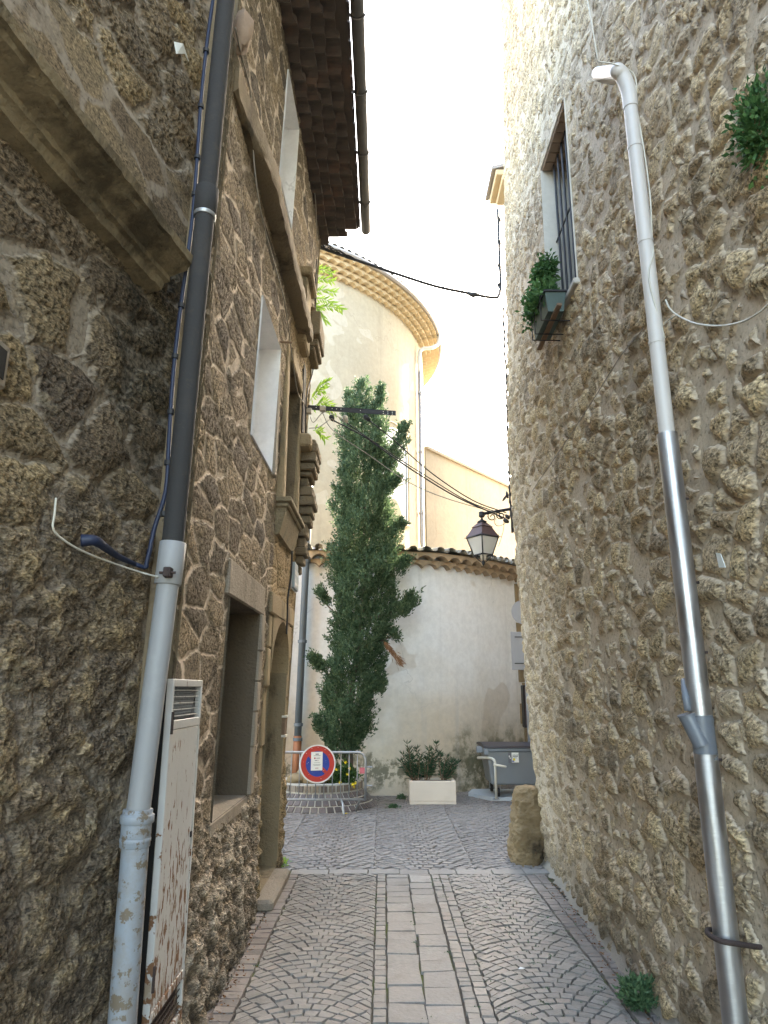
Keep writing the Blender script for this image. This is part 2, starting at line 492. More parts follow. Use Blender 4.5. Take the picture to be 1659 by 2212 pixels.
M['chapel_plaster'] = plaster('chapel_plaster', (0.82, 0.82, 0.82), (0.77, 0.765, 0.755), stain=(0.56, 0.46, 0.33), stain_z=(0.6, 2.6),
    stain_amt=0.85, moss=(0.10, 0.10, 0.065), patch=((0.46, 0.36, 0.25), 0.75, 0.66, 0.35))
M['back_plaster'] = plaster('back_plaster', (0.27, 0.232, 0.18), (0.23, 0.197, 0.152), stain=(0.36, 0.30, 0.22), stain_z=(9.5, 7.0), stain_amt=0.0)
M['side_plaster'] = plaster('side_plaster', (0.55, 0.48, 0.38), (0.48, 0.41, 0.32))

def rustpaint():
    t = NT('rusty_white_paint')
    g = t.n('NewGeometry').outputs['Position']
    z = t.sepv(g)[2]
    s1 = t.noise(t.scale(g, (1, 9, 1.6)), 3.4, 5, 0.6)
    s2 = t.noise(t.scale(g, (1, 2.6, 1.0)), 11.0, 5, 0.62)
    zt = t.mr(z, 1.6, 0.3, 0.0, 0.16, False)
    m1 = t.mr(t.m('ADD', s2, t.m('MULTIPLY', t.m('SUBTRACT', t.noise(g, 2.5, 3), 0.5), 0.25)), t.m('SUBTRACT', 0.635, zt), t.m('SUBTRACT', 0.665, zt))
    m2 = t.mr(t.m('ADD', s1, zt), 0.66, 0.82)
    base = t.mix(t.noise(g, 4, 5), (0.56, 0.555, 0.535), (0.47, 0.46, 0.44))
    dirt = t.mix(t.m('MULTIPLY', m2, 0.8), base, (0.25, 0.17, 0.09))
    rust = t.mix(t.noise(g, 30, 4), (0.14, 0.065, 0.03), (0.24, 0.13, 0.07))
    col = t.mix(m1, dirt, rust)
    t.setb(color=col, rough=t.mr(m1, 0, 1, 0.45, 0.9), spec=0.4)
    t.bump(t.m('SUBTRACT', t.noise(g, 25, 4), m1), 0.35, 0.006)
    return t.mat
M['cabinet'] = rustpaint()

def pipe_mat(name, col, rough, spots=None, thr=0.62, metal=0.0, streak=0.12, bump=0.1):
    t = NT(name)
    g = t.n('NewGeometry').outputs['Position']
    sn = t.noise(t.scale(g, (3, 3, 0.5)), 4.0, 5, 0.6)
    base = t.mix(sn, tuple(c * (1 - streak) for c in col), tuple(min(1, c * (1 + streak)) for c in col))
    if spots:
        sp = t.mr(t.noise(g, 16, 6, 0.7), thr, thr + 0.05)
        sp2 = t.mr(t.noise(g, 3.5, 5, 0.7), thr - 0.08, thr + 0.12)
        base = t.mix(t.m('MULTIPLY', sp2, 0.4), base, spots)
        base = t.mix(t.m('MULTIPLY', sp, 0.85), base, tuple(c * 0.7 for c in spots))
    t.setb(color=base, rough=rough, metal=metal)
    t.bump(t.noise(g, 60, 3), bump, 0.004)
    return t.mat
M['dark_iron'] = pipe_mat('dark_cast_iron', (0.030, 0.028, 0.027), 0.85, (0.06, 0.05, 0.042), 0.58, bump=0.35)
M['grey_pvc'] = pipe_mat('grey_pipe', (0.29, 0.29, 0.29), 0.55, (0.40, 0.39, 0.37), 0.62)
M['blue_iron'] = pipe_mat('pale_blue_iron', (0.27, 0.30, 0.33), 0.6, (0.22, 0.15, 0.08), 0.53, bump=0.2)
M['white_pvc'] = pipe_mat('white_pipe', (0.56, 0.52, 0.48), 0.45, (0.42, 0.38, 0.33), 0.66)
M['dark_pvc'] = pipe_mat('dark_grey_pvc', (0.14, 0.155, 0.175), 0.4, (0.26, 0.26, 0.25), 0.66)
M['slate_pipe'] = pipe_mat('slate_grey_pipe', (0.13, 0.16, 0.19), 0.5, (0.2, 0.2, 0.2), 0.62)
M['terracotta_pipe'] = pipe_mat('terracotta_pipe', (0.33, 0.13, 0.06), 0.6, (0.2, 0.1, 0.06), 0.62)
M['beige_pipe'] = pipe_mat('beige_pipe', (0.50, 0.47, 0.42), 0.5, None)
def steel():
    t = NT('brushed_steel')
    g = t.n('NewGeometry').outputs['Position']
    bands = t.noise(t.scale(g, (0.4, 0.4, 60)), 2.0, 2)
    sc = t.noise(t.scale(g, (6, 6, 0.6)), 5.0, 5, 0.6)
    t.setb(color=t.mix(sc, (0.36, 0.355, 0.36), (0.62, 0.62, 0.63)), metal=1.0, rough=t.mr(sc, 0.3, 0.7, 0.36, 0.58))
    t.bump(t.m('ADD', bands, sc), 0.22, 0.004)
    return t.mat
M['steel'] = steel()
M['galv'] = simple('galvanised_steel', (0.36, 0.37, 0.38), 0.42, 0.6, 0.2, 30)
M['rust_iron'] = simple('rusty_iron', (0.06, 0.04, 0.035), 0.8, 0.2, 0.4, 40, 0.5)
M['black_iron'] = simple('black_iron', (0.022, 0.020, 0.022), 0.55, 0.2, 0.3, 30, 0.2)
M['lamp_maroon'] = simple('maroon_lamp_paint', (0.10, 0.055, 0.055), 0.5, 0.1, 0.2, 20)
M['cable_black'] = simple('black_cable', (0.022, 0.022, 0.024), 0.6, 0, 0.2)
M['cable_blue'] = simple('blue_black_cable', (0.012, 0.02, 0.05), 0.55, 0, 0.2)
M['cable_white'] = simple('white_cable', (0.58, 0.55, 0.47), 0.6, 0, 0.1)
M['cable_grey'] = simple('grey_cable', (0.28, 0.25, 0.21), 0.7, 0, 0.1)
M['beige_box'] = simple('beige_plastic', (0.42, 0.36, 0.28), 0.6)
M['paper'] = simple('white_paper', (0.78, 0.80, 0.76), 0.8, 0, 0.04)
M['red'] = simple('sign_red', (0.48, 0.035, 0.022), 0.45, 0, 0.2, 9, 0.05, dirt=(0.6, 0.45, 0.4), dirt_amt=0.2)
M['blue'] = simple('sign_blue', (0.012, 0.045, 0.30), 0.45, 0, 0.2, 9, 0.05, dirt=(0.3, 0.35, 0.5), dirt_amt=0.15)
M['white_paint'] = simple('white_paint', (0.72, 0.72, 0.70), 0.5, 0, 0.08)
M['ink'] = simple('grey_ink', (0.15, 0.15, 0.17), 0.7)
M['ink_red'] = simple('red_ink', (0.4, 0.05, 0.09), 0.7)
M['pink'] = simple('pink_label', (0.55, 0.13, 0.16), 0.5)
M['scratch'] = simple('scratch_white', (0.75, 0.70, 0.68), 0.6)
M['signback'] = simple('grey_sign_back', (0.36, 0.38, 0.41), 0.5, 0.3, 0.05)
M['bin'] = simple('grey_bin_plastic', (0.21, 0.23, 0.245), 0.5, 0, 0.08, 5, 0.05, dirt=(0.26, 0.26, 0.25), dirt_amt=0.25)
M['bin_lid'] = simple('dark_bin_lid', (0.05, 0.045, 0.055), 0.45, 0, 0.1)
M['bin_rim'] = simple('bin_rim_plastic', (0.20, 0.23, 0.26), 0.45, 0, 0.08)
M['rubber'] = simple('black_rubber', (0.015, 0.015, 0.016), 0.7)
M['slab'] = simple('pale_slab', (0.50, 0.54, 0.56), 0.7, 0, 0.1)
M['planter'] = simple('cream_concrete', (0.66, 0.58, 0.49), 0.85, 0, 0.06, 4, 0.3, dirt=(0.46, 0.38, 0.28), dirt_amt=0.35)
M['soil'] = simple('soil', (0.06, 0.035, 0.02), 0.95, 0, 0.3, 30, 0.5)
M['tile_dark'] = simple('old_dark_tile', (0.075, 0.056, 0.045), 0.9, 0, 0.45, 7, 0.5, dirt=(0.19, 0.10, 0.065), dirt_amt=0.5)
M['tile_old'] = simple('lichen_tile', (0.40, 0.37, 0.31), 0.9, 0, 0.4, 12, 0.6, dirt=(0.08, 0.075, 0.06), dirt_amt=0.8)
M['genoise'] = simple('ochre_eaves_tile', (0.47, 0.37, 0.235), 0.9, 0, 0.12, 5, 0.25)
M['genoise_b'] = simple('brown_eaves_tile', (0.40, 0.29, 0.19), 0.9, 0, 0.2, 8, 0.3)
M['zinc'] = simple('zinc_gutter', (0.30, 0.28, 0.27), 0.5, 0.35, 0.15, 12)
M['dark_zinc'] = simple('dark_gutter', (0.10, 0.09, 0.085), 0.5, 0.3, 0.2, 12)
M['brick'] = simple('brick', (0.34, 0.24, 0.17), 0.9, 0, 0.3, 9, 0.4)
M['wood'] = simple('weathered_wood', (0.19, 0.12, 0.075), 0.85, 0, 0.3, 22, 0.3)
M['trunk'] = simple('bark', (0.13, 0.10, 0.08), 0.95, 0, 0.35, 20, 0.8)
M['rock'] = simple('tan_rock', (0.30, 0.225, 0.13), 0.95, 0, 0.35, 8, 0.6)
M['glass_dark'] = simple('dark_window_glass', (0.03, 0.035, 0.04), 0.12, 0, 0.1, 3, 0.0)
M['green_plastic'] = simple('green_plastic', (0.05, 0.085, 0.075), 0.5)
M['plaque'] = simple('blue_enamel', (0.30, 0.36, 0.40), 0.4)
M['gap_shade'] = simple('gap_shade', (0.012, 0.011, 0.010), 0.9)  # flat black standing for the shade inside openings
def opal():
    t = NT('opal_glass')
    t.setb(color=(0.80, 0.78, 0.74), rough=0.35)
    t.bump(t.noise(t.obj(), 5, 2), 0.02, 0.01)
    tr = t.n('BsdfTranslucent', {'Color': (0.9, 0.87, 0.82, 1)})
    mx = t.n('MixShader', {0: 0.6, 1: t.b.outputs[0], 2: tr.outputs[0]})
    t.t.links.new(mx.outputs[0], t.out.inputs['Surface'])
    return t.mat
M['opal'] = opal()

def leafmat(name, a, b, c=None, trans=0.25):
    t = NT(name)
    isl = t.n('NewGeometry').outputs['Random Per Island']
    g = t.n('NewGeometry').outputs['Position']
    n = t.noise(g, 3.0, 3)
    f = t.m('ADD', t.m('MULTIPLY', isl, 0.55), t.m('MULTIPLY', n, 0.45))
    stops = [(0.15, a), (0.75, b)]
    if c: stops = [(0.15, a), (0.7, b), (0.97, c)]
    col = t.ramp(f, stops)
    t.setb(color=col, rough=0.6, spec=0.3)
    tr = t.n('BsdfTranslucent', {'Color': col})
    mx = t.n('MixShader', {0: trans, 1: t.b.outputs[0], 2: tr.outputs[0]})
    t.t.links.new(mx.outputs[0], t.out.inputs['Surface'])
    return t.mat
M['cypress'] = leafmat('cypress_foliage', (0.030, 0.070, 0.038), (0.115, 0.185, 0.10), (0.26, 0.33, 0.17), 0.3)
M['dead'] = leafmat('dead_foliage', (0.16, 0.075, 0.035), (0.30, 0.16, 0.08))
M['cone'] = simple('cypress_cone', (0.36, 0.36, 0.24), 0.8)
M['oleander'] = leafmat('oleander_leaf', (0.02, 0.05, 0.028), (0.06, 0.12, 0.06))
M['ivy'] = leafmat('trailing_leaf', (0.03, 0.09, 0.03), (0.09, 0.19, 0.06))
M['brightleaf'] = leafmat('bright_leaf', (0.16, 0.30, 0.04), (0.30, 0.46, 0.08), trans=0.5)
M['shrub'] = leafmat('shrub_leaf', (0.02, 0.06, 0.02), (0.08, 0.15, 0.04))
M['weed'] = leafmat('weed_leaf', (0.04, 0.10, 0.045), (0.11, 0.19, 0.09))
M['yellow'] = simple('yellow_flower', (0.80, 0.60, 0.03), 0.6, 0, 0.05)

def sett_mat(name, stops, rough=(0.42, 0.7), tint_far=None):
    t = NT(name)
    isl = t.n('NewGeometry').outputs['Random Per Island']
    g = t.n('NewGeometry').outputs['Position']
    col = t.ramp(isl, stops)
    n = t.noise(g, 28, 5, 0.65)
    s = t.mr(n, 0.3, 0.7, 0.62, 1.05)
    col = t.mix(1.0, col, t.n('CombineXYZ', {0: s, 1: s, 2: s}).outputs[0], 'MULTIPLY')
    b = t.mr(t.noise(g, 0.8, 5, 0.6), 0.35, 0.68, 0.0, 0.5)
    col = t.mix(b, col, (0.29, 0.255, 0.225))
    dk = t.m('MULTIPLY', t.mr(t.noise(g, 2.2, 6, 0.7), 0.52, 0.66), 0.45)
    col = t.mix(dk, col, (0.13, 0.115, 0.10))
    if tint_far:
        yy = t.sepv(g)
        w = t.m('MULTIPLY', t.mr(yy[1], 6.2, 7.6), t.mr(yy[1], 9.6, 7.9))
        col = t.mix(t.m('MULTIPLY', w, 0.0), col, (0.34, 0.29, 0.26))
    t.setb(color=col, rough=t.mr(n, 0.3, 0.7, rough[0], rough[1]), spec=0.45)
    t.bump(t.m('ADD', t.noise(g, 50, 4), t.noise(g, 12, 3)), 0.5, 0.008)
    return t.mat
ST_A = [(0.0, (0.19, 0.180, 0.165)), (0.35, (0.26, 0.245, 0.222)), (0.6, (0.215, 0.20, 0.185)), (0.8, (0.29, 0.27, 0.24)), (0.93, (0.27, 0.22, 0.19)), (1.0, (0.35, 0.32, 0.28))]
ST_P = [(0.0, (0.17, 0.145, 0.13)), (0.4, (0.25, 0.21, 0.185)), (0.7, (0.21, 0.17, 0.155)), (1.0, (0.31, 0.26, 0.225))]
ST_S = [(0.0, (0.21, 0.19, 0.18)), (0.4, (0.27, 0.245, 0.23)), (0.7, (0.235, 0.21, 0.20)), (1.0, (0.34, 0.31, 0.28))]
ST_G = [(0.0, (0.22, 0.21, 0.195)), (0.35, (0.30, 0.285, 0.262)), (0.7, (0.26, 0.245, 0.225)), (1.0, (0.33, 0.315, 0.29))]
M['sett'] = sett_mat('grey_setts', ST_A)
M['sett_pink'] = sett_mat('pink_edge_setts', ST_P)
M['sett_square'] = sett_mat('square_setts', ST_S)
M['gutter_slab'] = sett_mat('gutter_slabs', ST_G, (0.45, 0.75))
M['rim_brick'] = sett_mat('rim_bricks', [(0, (0.10, 0.075, 0.07)), (0.4, (0.20, 0.15, 0.12)), (0.7, (0.34, 0.27, 0.2)), (1, (0.13, 0.10, 0.09))])
M['plinth_sett'] = sett_mat('purple_plinth_setts', [(0, (0.07, 0.055, 0.055)), (0.5, (0.12, 0.095, 0.095)), (1, (0.18, 0.14, 0.135))])

def joint_mat(name, base, moss, light):
    t = NT(name)
    g = t.n('NewGeometry').outputs['Position']
    col = t.mix(t.noise(g, 18, 5), base, tuple(c * 0.55 for c in base))
    col = t.mix(t.mr(t.noise(g, 1.6, 5, 0.6), 0.48, 0.62), col, moss)
    if light:
        col = t.mix(t.mr(t.noise(g, 1.1, 5, 0.6), 0.50, 0.60), col, light)
    t.setb(color=col, rough=0.95, spec=0.2)
    t.bump(t.noise(g, 70, 4), 0.6, 0.01)
    return t.mat
M['joint'] = joint_mat('dark_joint_sand', (0.13, 0.112, 0.092), (0.085, 0.105, 0.035), None)
M['joint_square'] = joint_mat('pale_joint_mortar', (0.24, 0.20, 0.16), (0.10, 0.09, 0.06), (0.44, 0.40, 0.36))
M['mortar_strip'] = simple('mortar_fillet', (0.27, 0.235, 0.19), 0.95, 0, 0.2, 16, 0.7)

# ------------------------------------------------------------------ ground
def sheet(name, pts, z, mat):
    o = MB().add([(x, y, z) for x, y in pts], [tuple(range(len(pts)))]).build(name, mat)
    return tag(o, kind='structure')
sheet('ground', [(-400, -400), (400, -400), (400, 400), (-400, 400)], -0.012, M['joint_square'])
sheet('alley_bed', [(-2.6, -4), (2.2, -4), (2.2, 7.62), (-2.6, 7.62)], -0.006, M['joint'])

def setts(name, C, mat, h=0.013, bev=0.0038, jit=0.0024):
    """C: array (n,4,2) of corner loops counter-clockwise; builds one mesh of bevelled stones"""
    C = nparr(C); n = len(C)
    C = C + rng.normal(size=C.shape) * jit
    cen = C.mean(axis=1, keepdims=True)
    def inset(d):
        v = C - cen
        L = np.linalg.norm(v, axis=2, keepdims=True)
        return cen + v * np.clip(1 - d * 1.35 / L, 0.2, 1)
    tilt = rng.normal(size=(n, 4)) * 0.0016 + rng.normal(size=(n, 1)) * 0.0022
    lay = []
    for d, z in ((0.0, -0.012), (0.002, h - bev), (bev, h)):
        p = inset(d)
        zz = np.full((n, 4), z) + (tilt if z > 0 else 0)
        lay.append(np.concatenate([p, zz[..., None]], axis=2))
    V = np.concatenate(lay, axis=1).reshape(-1, 3)         # n*12
    F = []
    for i in range(n):
        b = 12 * i
        F.append((b + 8, b + 9, b + 10, b + 11))
        for k in range(4):
            j = (k + 1) % 4
            F.append((b + k, b + j, b + 4 + j, b + 4 + k))
            F.append((b + 4 + k, b + 4 + j, b + 8 + j, b + 8 + k))
    mb = MB().add(V, F)
    o = mb.build(name, mat, smooth=True, angle=50)
    return tag(o, kind='structure')

def arcs(x0, x1, y0, y1, size, rise, gap=0.0035, flip=1):
    """segmental arcs of setts across a band x0..x1, every other course shifted by half a stone"""
    out = []
    W = x1 - x0
    hw = W / 2
    nc = max(3, int(round(W * 1.02 / size)))
    nr = int((y1 - y0 + rise) / size) + 3
    xm = (x0 + x1) / 2
    def yy(x): return rise * (1 - ((x - xm) / hw) ** 2)
    def sl(x): return -2 * rise * (x - xm) / hw ** 2
    for k in range(nr):
        yb = y0 - rise + k * size
        st = 0.5 * (k % 2)
        e = (np.arange(-1, nc + 2) + st) / nc
        xs = x0 + W * e + rng.normal(size=len(e)) * size * 0.05
        xs = np.clip(xs, x0, x1)
        for a, b in zip(xs[:-1], xs[1:]):
            if b - a < size * 0.25: continue
            g = gap / 2
            a_, b_ = a + g, b - g
            q = [(a_, yb + yy(a_) + g), (b_, yb + yy(b_) + g)]
            for x in (b_, a_):
                m = sl(x)
                xt = min(max(x - m * size / (1 + m * m), x0 + g), x1 - g)
                if x == a_: xt = min(xt, q[2][0] - size * 0.2)
                q.append((xt, yb + size + yy(xt) - gap * 1.2))
            cy = sum(p[1] for p in q) / 4
            if y0 < cy < y1: out.append(q)
    return out

def rows(x0, x1, y0, y1, n, length, gap=0.005):
    out = []
    w = (x1 - x0) / n
    for i in range(n):
        y = y0 + rng.uniform(0, length)
        while y < y1:
            l = length * rng.uniform(0.75, 1.25)
            a, b = x0 + i * w + gap / 2, x0 + (i + 1) * w - gap / 2
            out.append([(a, y + gap / 2), (b, y + gap / 2), (b, min(y + l, y1) - gap / 2), (a, min(y + l, y1) - gap / 2)])
            y += l
    return [q for q in out if q[2][1] - q[1][1] > 0.03]

GX0, GX1 = 0.02, 0.45
Y0, Y1 = 1.2, 7.42
setts('alley_left_paving', arcs(-0.82, GX0 - 0.09, Y0, Y1, 0.076, 0.22) + rows(GX0 - 0.085, GX0 - 0.004, Y0, Y1, 1, 0.09), M['sett'])
setts('alley_right_paving', arcs(GX1 + 0.17, 1.36, Y0, Y1, 0.076, 0.22) + rows(GX1 + 0.006, GX1 + 0.165, Y0, Y1, 2, 0.085), M['sett'])
setts('alley_edge_paving', rows(-1.08, -0.83, Y0, Y1, 2, 0.10) + rows(1.37, 1.56, Y0, Y1, 2, 0.085), M['sett_pink'])
setts('gutter', rows(GX0, GX1, Y0, Y1, 2, 0.23, 0.006), M['gutter_slab'], h=0.010, bev=0.005, jit=0.0045)
setts('alley_end_band', [[(q[0][1], q[0][0]), (q[3][1], q[3][0]), (q[2][1], q[2][0]), (q[1][1], q[1][0])] for q in rows(7.44, 7.62, -1.6, 1.62, 1, 0.32)], M['gutter_slab'], h=0.010)
sq = []
for k in range(-6, 7):
    sq += arcs(-0.1 + k * 1.02, -0.1 + (k + 1) * 1.02, 7.64, 14.8, 0.098, 0.26, 0.013)
setts('square_paving', sq, M['sett_square'], h=0.006, bev=0.005)

# ------------------------------------------------------------------ wall sheets with holes
def spacing(a, b, step, cuts=()):
    pts = sorted(set([a, b] + [c for c in cuts if a < c < b]))
    out = []
    for p, q in zip(pts[:-1], pts[1:]):
        s = step((p + q) / 2) if callable(step) else step
        n = max(1, int(round((q - p) / s)))
        out += list(np.linspace(p, q, n + 1)[:-1])
    return np.array(out + [b])

def vary(a, b, f, cuts=()):
    """spacing with a step that changes along the way"""
    xs = [a]
    while xs[-1] < b:
        xs.append(xs[-1] + f(xs[-1]))
    xs = np.array(xs[:-1] + [b]) if b - xs[-2] > 1e-3 else np.array(xs[:-2] + [b])
    xs = list(xs)
    for c in cuts:
        i = int(np.argmin([abs(x - c) for x in xs]))
        xs[i] = c
    return np.array(sorted(set(xs)))

def wall_sheet(name, S, Z, pos, mat, parent, holes=(), damp=(), flip=False, edge_damp=True):
    ns, nz = len(S), len(Z)
    SS, ZZ = np.meshgrid(S, Z, indexing='ij')
    X, Y, ZO = pos(SS, ZZ)
    V = np.stack([X, Y, ZO], -1).reshape(-1, 3)
    amp = np.ones_like(SS)
    for (a, b, c, d) in list(holes) + list(damp):
        dx = np.maximum(np.maximum(a - SS, SS - b), 0)
        dz = np.maximum(np.maximum(c - ZZ, ZZ - d), 0)
        amp = np.minimum(amp, np.clip(np.hypot(dx, dz) / 0.06, 0.0, 1))
    idx = np.arange(ns * nz).reshape(ns, nz)
    sc = (S[:-1] + S[1:]) / 2; zc = (Z[:-1] + Z[1:]) / 2
    SC, ZC = np.meshgrid(sc, zc, indexing='ij')
    keep = np.ones_like(SC, bool)
    for (a, b, c, d) in holes:
        keep &= ~((SC > a) & (SC < b) & (ZC > c) & (ZC < d))
    q = np.stack([idx[:-1, :-1], idx[1:, :-1], idx[1:, 1:], idx[:-1, 1:]], -1)[keep]
    if flip: q = q[:, ::-1]
    me = bpy.data.meshes.new(name)
    if parent is not None: V = V - nparr(wloc(parent))
    me.vertices.add(len(V)); me.vertices.foreach_set('co', V.ravel().astype(np.float32))
    me.loops.add(q.size); me.loops.foreach_set('vertex_index', q.ravel().astype(np.int32))
    me.polygons.add(len(q)); me.polygons.foreach_set('loop_start', (np.arange(len(q)) * 4).astype(np.int32))
    me.polygons.foreach_set('use_smooth', np.ones(len(q), bool))
    me.update(calc_edges=True)
    uvl = me.uv_layers.new(name='UVMap')
    UV = np.stack([SS.ravel(), ZZ.ravel()], -1)[q.ravel()]
    uvl.data.foreach_set('uv', UV.ravel().astype(np.float32))
    at = me.attributes.new('amp', 'FLOAT', 'POINT')
    at.data.foreach_set('value', amp.ravel().astype(np.float32))
    me.materials.append(mat)
    o = bpy.data.objects.new(name, me)
    COL.objects.link(o)
    if parent is not None: o.parent = parent
    return o

# ------------------------------------------------------------------ near house on the left
near = thing('stone_house', 'dark rough rubble house with moulded stone cornice, nearest on the left', 'house', (-1.6, 2.0, 0))
Sa = vary(-3.0, 3.52, lambda y: 0.012 if y > 1.6 else 0.10)
Za = vary(0.0, 7.6, lambda z: 0.012 if z < 6.2 else 0.05)
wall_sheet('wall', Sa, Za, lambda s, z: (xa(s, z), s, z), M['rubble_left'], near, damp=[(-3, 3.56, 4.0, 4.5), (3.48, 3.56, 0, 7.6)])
# moulded cornice, swept along the wall
def sweep_wall(mb, surf, y0, y1, prof, n=24, wob=0.0):
    ys = np.linspace(y0, y1, n)
    P = []
    for y in ys:
        for (o, z) in prof:
            P.append((float(surf(np.float64(y), np.float64(4.2))) + o + rng.normal() * wob, y, z + rng.normal() * wob))
    m = len(prof)
    F = []
    for i in range(n - 1):
        for k in range(m - 1):
            F.append((i * m + k, i * m + k + 1, (i + 1) * m + k + 1, (i + 1) * m + k))
    F.append(tuple(range((n - 1) * m, n * m)))
    F.append(tuple(range(m - 1, -1, -1)))
    mb.add(P, F)
_ce = PA(431, 562, 0.24)
CZ = _ce.z - 0.20
prof = [(-0.05, CZ - 0.10), (0.06, CZ - 0.06), (0.075, CZ + 0.0), (0.10, CZ + 0.015), (0.105, CZ + 0.05), (0.15, CZ + 0.085), (0.20, CZ + 0.11),
        (0.215, CZ + 0.14), (0.24, CZ + 0.15), (0.25, CZ + 0.21), (0.22, CZ + 0.235), (-0.05, CZ + 0.26)]
prof = [(o * 0.85, CZ + 0.20 + (z - CZ - 0.20) * 0.68) for o, z in prof]
mb = MB(); sweep_wall(mb, xa, -2.5, _ce.y, prof, 160, 0.0022)
fixn(mb.build('cornice', M['dressed'], near, angle=40))
mb = MB(); mb.box((-6, -3.0, 0), (-2.45, 3.5, 7.4)); mb.build('core', M['side_plaster'], near)
mb = MB()
P = [(-0.965 + 0.025 * max(0, z - 1.0) - 0.085, z) for z in np.linspace(0, 7.6, 20)]
mb.add([(x - 0.30, 3.485, z) for x, z in P] + [(x + 0.01, 3.485, z) for x, z in P], [(i, 20 + i, 21 + i, i + 1) for i in range(19)])
mb.build('wall_return', M['dressed_dark'], near)
# little opening, its inner shade a black block, at the very left
c = PA(6, 790, 0.02)
mb = MB(); mb.box((c.x - 0.02, c.y - 0.14, c.z - 0.09), (c.x + 0.012, c.y + 0.02, c.z + 0.08), bev=0.01); mb.build('vent_frame', M['dressed_grey'], near)
mb = MB(); mb.box((c.x + 0.0, c.y - 0.11, c.z - 0.06), (c.x + 0.016, c.y - 0.01, c.z + 0.05)); mb.build('vent_shade', M['gap_shade'], near)

# ------------------------------------------------------------------ far house on the left
left = thing('stone_house', 'brown coursed stone house with tiled eaves, windows and arched doorway on the left', 'house', (-1.1, 5.6, 0))
W1 = (4.52, 5.62, 0.97, 2.34)                    # ground floor opening
a = PL(543, 911); b = PL(585, 1012); c = PL(607, 735)
W2 = (a.y, b.y, 3.55, 4.70)                      # white window
a = PL(603, 1080); b = PL(631, 1080); c = PL(631, 800)
W3 = (a.y, b.y, a.z - 0.02, c.z)                 # tall narrow window
d0 = PL(577, 1700); d1 = PL(604, 1700)
DR = (PL(553, 1880).y, PL(594, 1870).y, 0.10, PL(594, 1336).z)             # doorway
a = PL(640, 470); b = PL(655, 250)
W4 = (5.05, 5.75, 6.0, 7.15)
holes = [W1, W2, W3, DR, W4]
cuts_y = [h for q in holes for h in q[:2]]
cuts_z = [h for q in holes for h in q[2:]]
Sb = vary(3.46, 7.66, lambda y: 0.014, cuts_y)
Zb = vary(0.0, 7.5, lambda z: 0.014 if z < 5.2 else 0.022, cuts_z)
cab0, cab1 = PL(365, 1470), PL(430, 1490)
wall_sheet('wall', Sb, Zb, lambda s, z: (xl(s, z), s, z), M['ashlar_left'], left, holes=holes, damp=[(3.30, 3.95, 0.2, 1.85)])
# the end of the house towards the square
mb = MB()
P = [(float(xl(np.float64(7.66), np.float64(z))) + 0.012, 7.66, z) for z in np.linspace(0, 7.5, 16)]
mb.add(P + [(-6.0, 7.66, p[2]) for p in P], [(i + 1, i, 16 + i, 17 + i) for i in range(15)])
mb.build('end_wall', M['dressed_ochre'], left)
mb = MB(); mb.box((-6, 3.5, 0), (-1.95, 7.6, 7.2)); mb.build('core', M['side_plaster'], left)

def reveal(h, depth, mat, parent, name='reveal', backmat=None, surf=xl, sgn=-1, th=0.0):
    y0, y1, z0, z1 = h[0] + .003, h[1] - .003, h[2] + .003, h[3] - .003
    def p(y, z, d): return (float(surf(np.float64(y), np.float64(z))) + sgn * d, y, z)
    mb = MB()
    f = -0.012 if sgn < 0 else -0.012
    for (ya, za, yb, zb) in ((y0, z0, y1, z0), (y1, z0, y1, z1), (y1, z1, y0, z1), (y0, z1, y0, z0)):
        mb.quad(p(ya, za, f), p(yb, zb, f), p(yb, zb, depth), p(ya, za, depth))
    fixn(mb.build(name, mat, parent))
    mb = MB(); mb.quad(p(y0, z0, depth - .005), p(y1, z0, depth - .005), p(y1, z1, depth - .005), p(y0, z1, depth - .005))
    mb.build('back_panel', backmat or M['glass_dark'], parent)

reveal(W1, 0.75, M['reveal_brown'], left, 'window_recess', M['reveal_brown'])
reveal(W2, 0.55, M['white_reveal'], left, 'white_reveal', M['white_reveal'])
reveal(W3, 0.30, M['dressed_dark'], left, 'narrow_window', M['glass_dark'])
reveal(W4, 0.30, M['white_reveal'], left, 'upper_window', M['white_paint'])
reveal(DR, 0.42, M['dressed'], left, 'doorway', M['dressed_dark'])
def bar_on(mb, surf, y0, y1, z0, z1, o0, o1, bev=0.008, lean=True):
    xb = float(surf(np.float64((y0 + y1) / 2), np.float64((z0 + z1) / 2)))
    mb.box((xb + o0, y0, z0), (xb + o1, y1, z1), bev=bev)
# lintel, sill, jamb stones of the opening
mb = MB(); bar_on(mb, xl, W1[0] - 0.10, W1[1] + 0.16, W1[3], W1[3] + 0.24, -0.4, 0.018, 0.012); mb.build('lintel', M['dressed_grey'], left)
mb = MB(); bar_on(mb, xl, W1[0] - 0.06, W1[1] + 0.02, W1[2] - 0.09, W1[2] + 0.008, -0.6, 0.015, 0.014); mb.build('sill', M['dressed_grey'], left)
mb = MB()
z = W1[2]
while z < W1[3] - 0.05:
    h = min(rng.uniform(0.22, 0.38), W1[3] - z)
    bar_on(mb, xl, W1[1], W1[1] + rng.uniform(0.10, 0.15), z + 0.004, z + h, -0.3, 0.025 + rng.uniform(0, .012), 0.01)
    z += h
mb.build('jamb', M['dressed_grey'], left)
# transom bar stub in the white window
p = PL(607, 740)
mb = MB(); mb.box((-1.45, W2[1] - 0.45, p.z - 0.02), (p.x - .03, W2[1] - 0.0, p.z + 0.015)); mb.rod((p.x - 0.06, p.y - 0.02, p.z), (p.x + 0.10, p.y + 0.0, p.z), 0.01)
mb.build('transom', M['wood'], left)
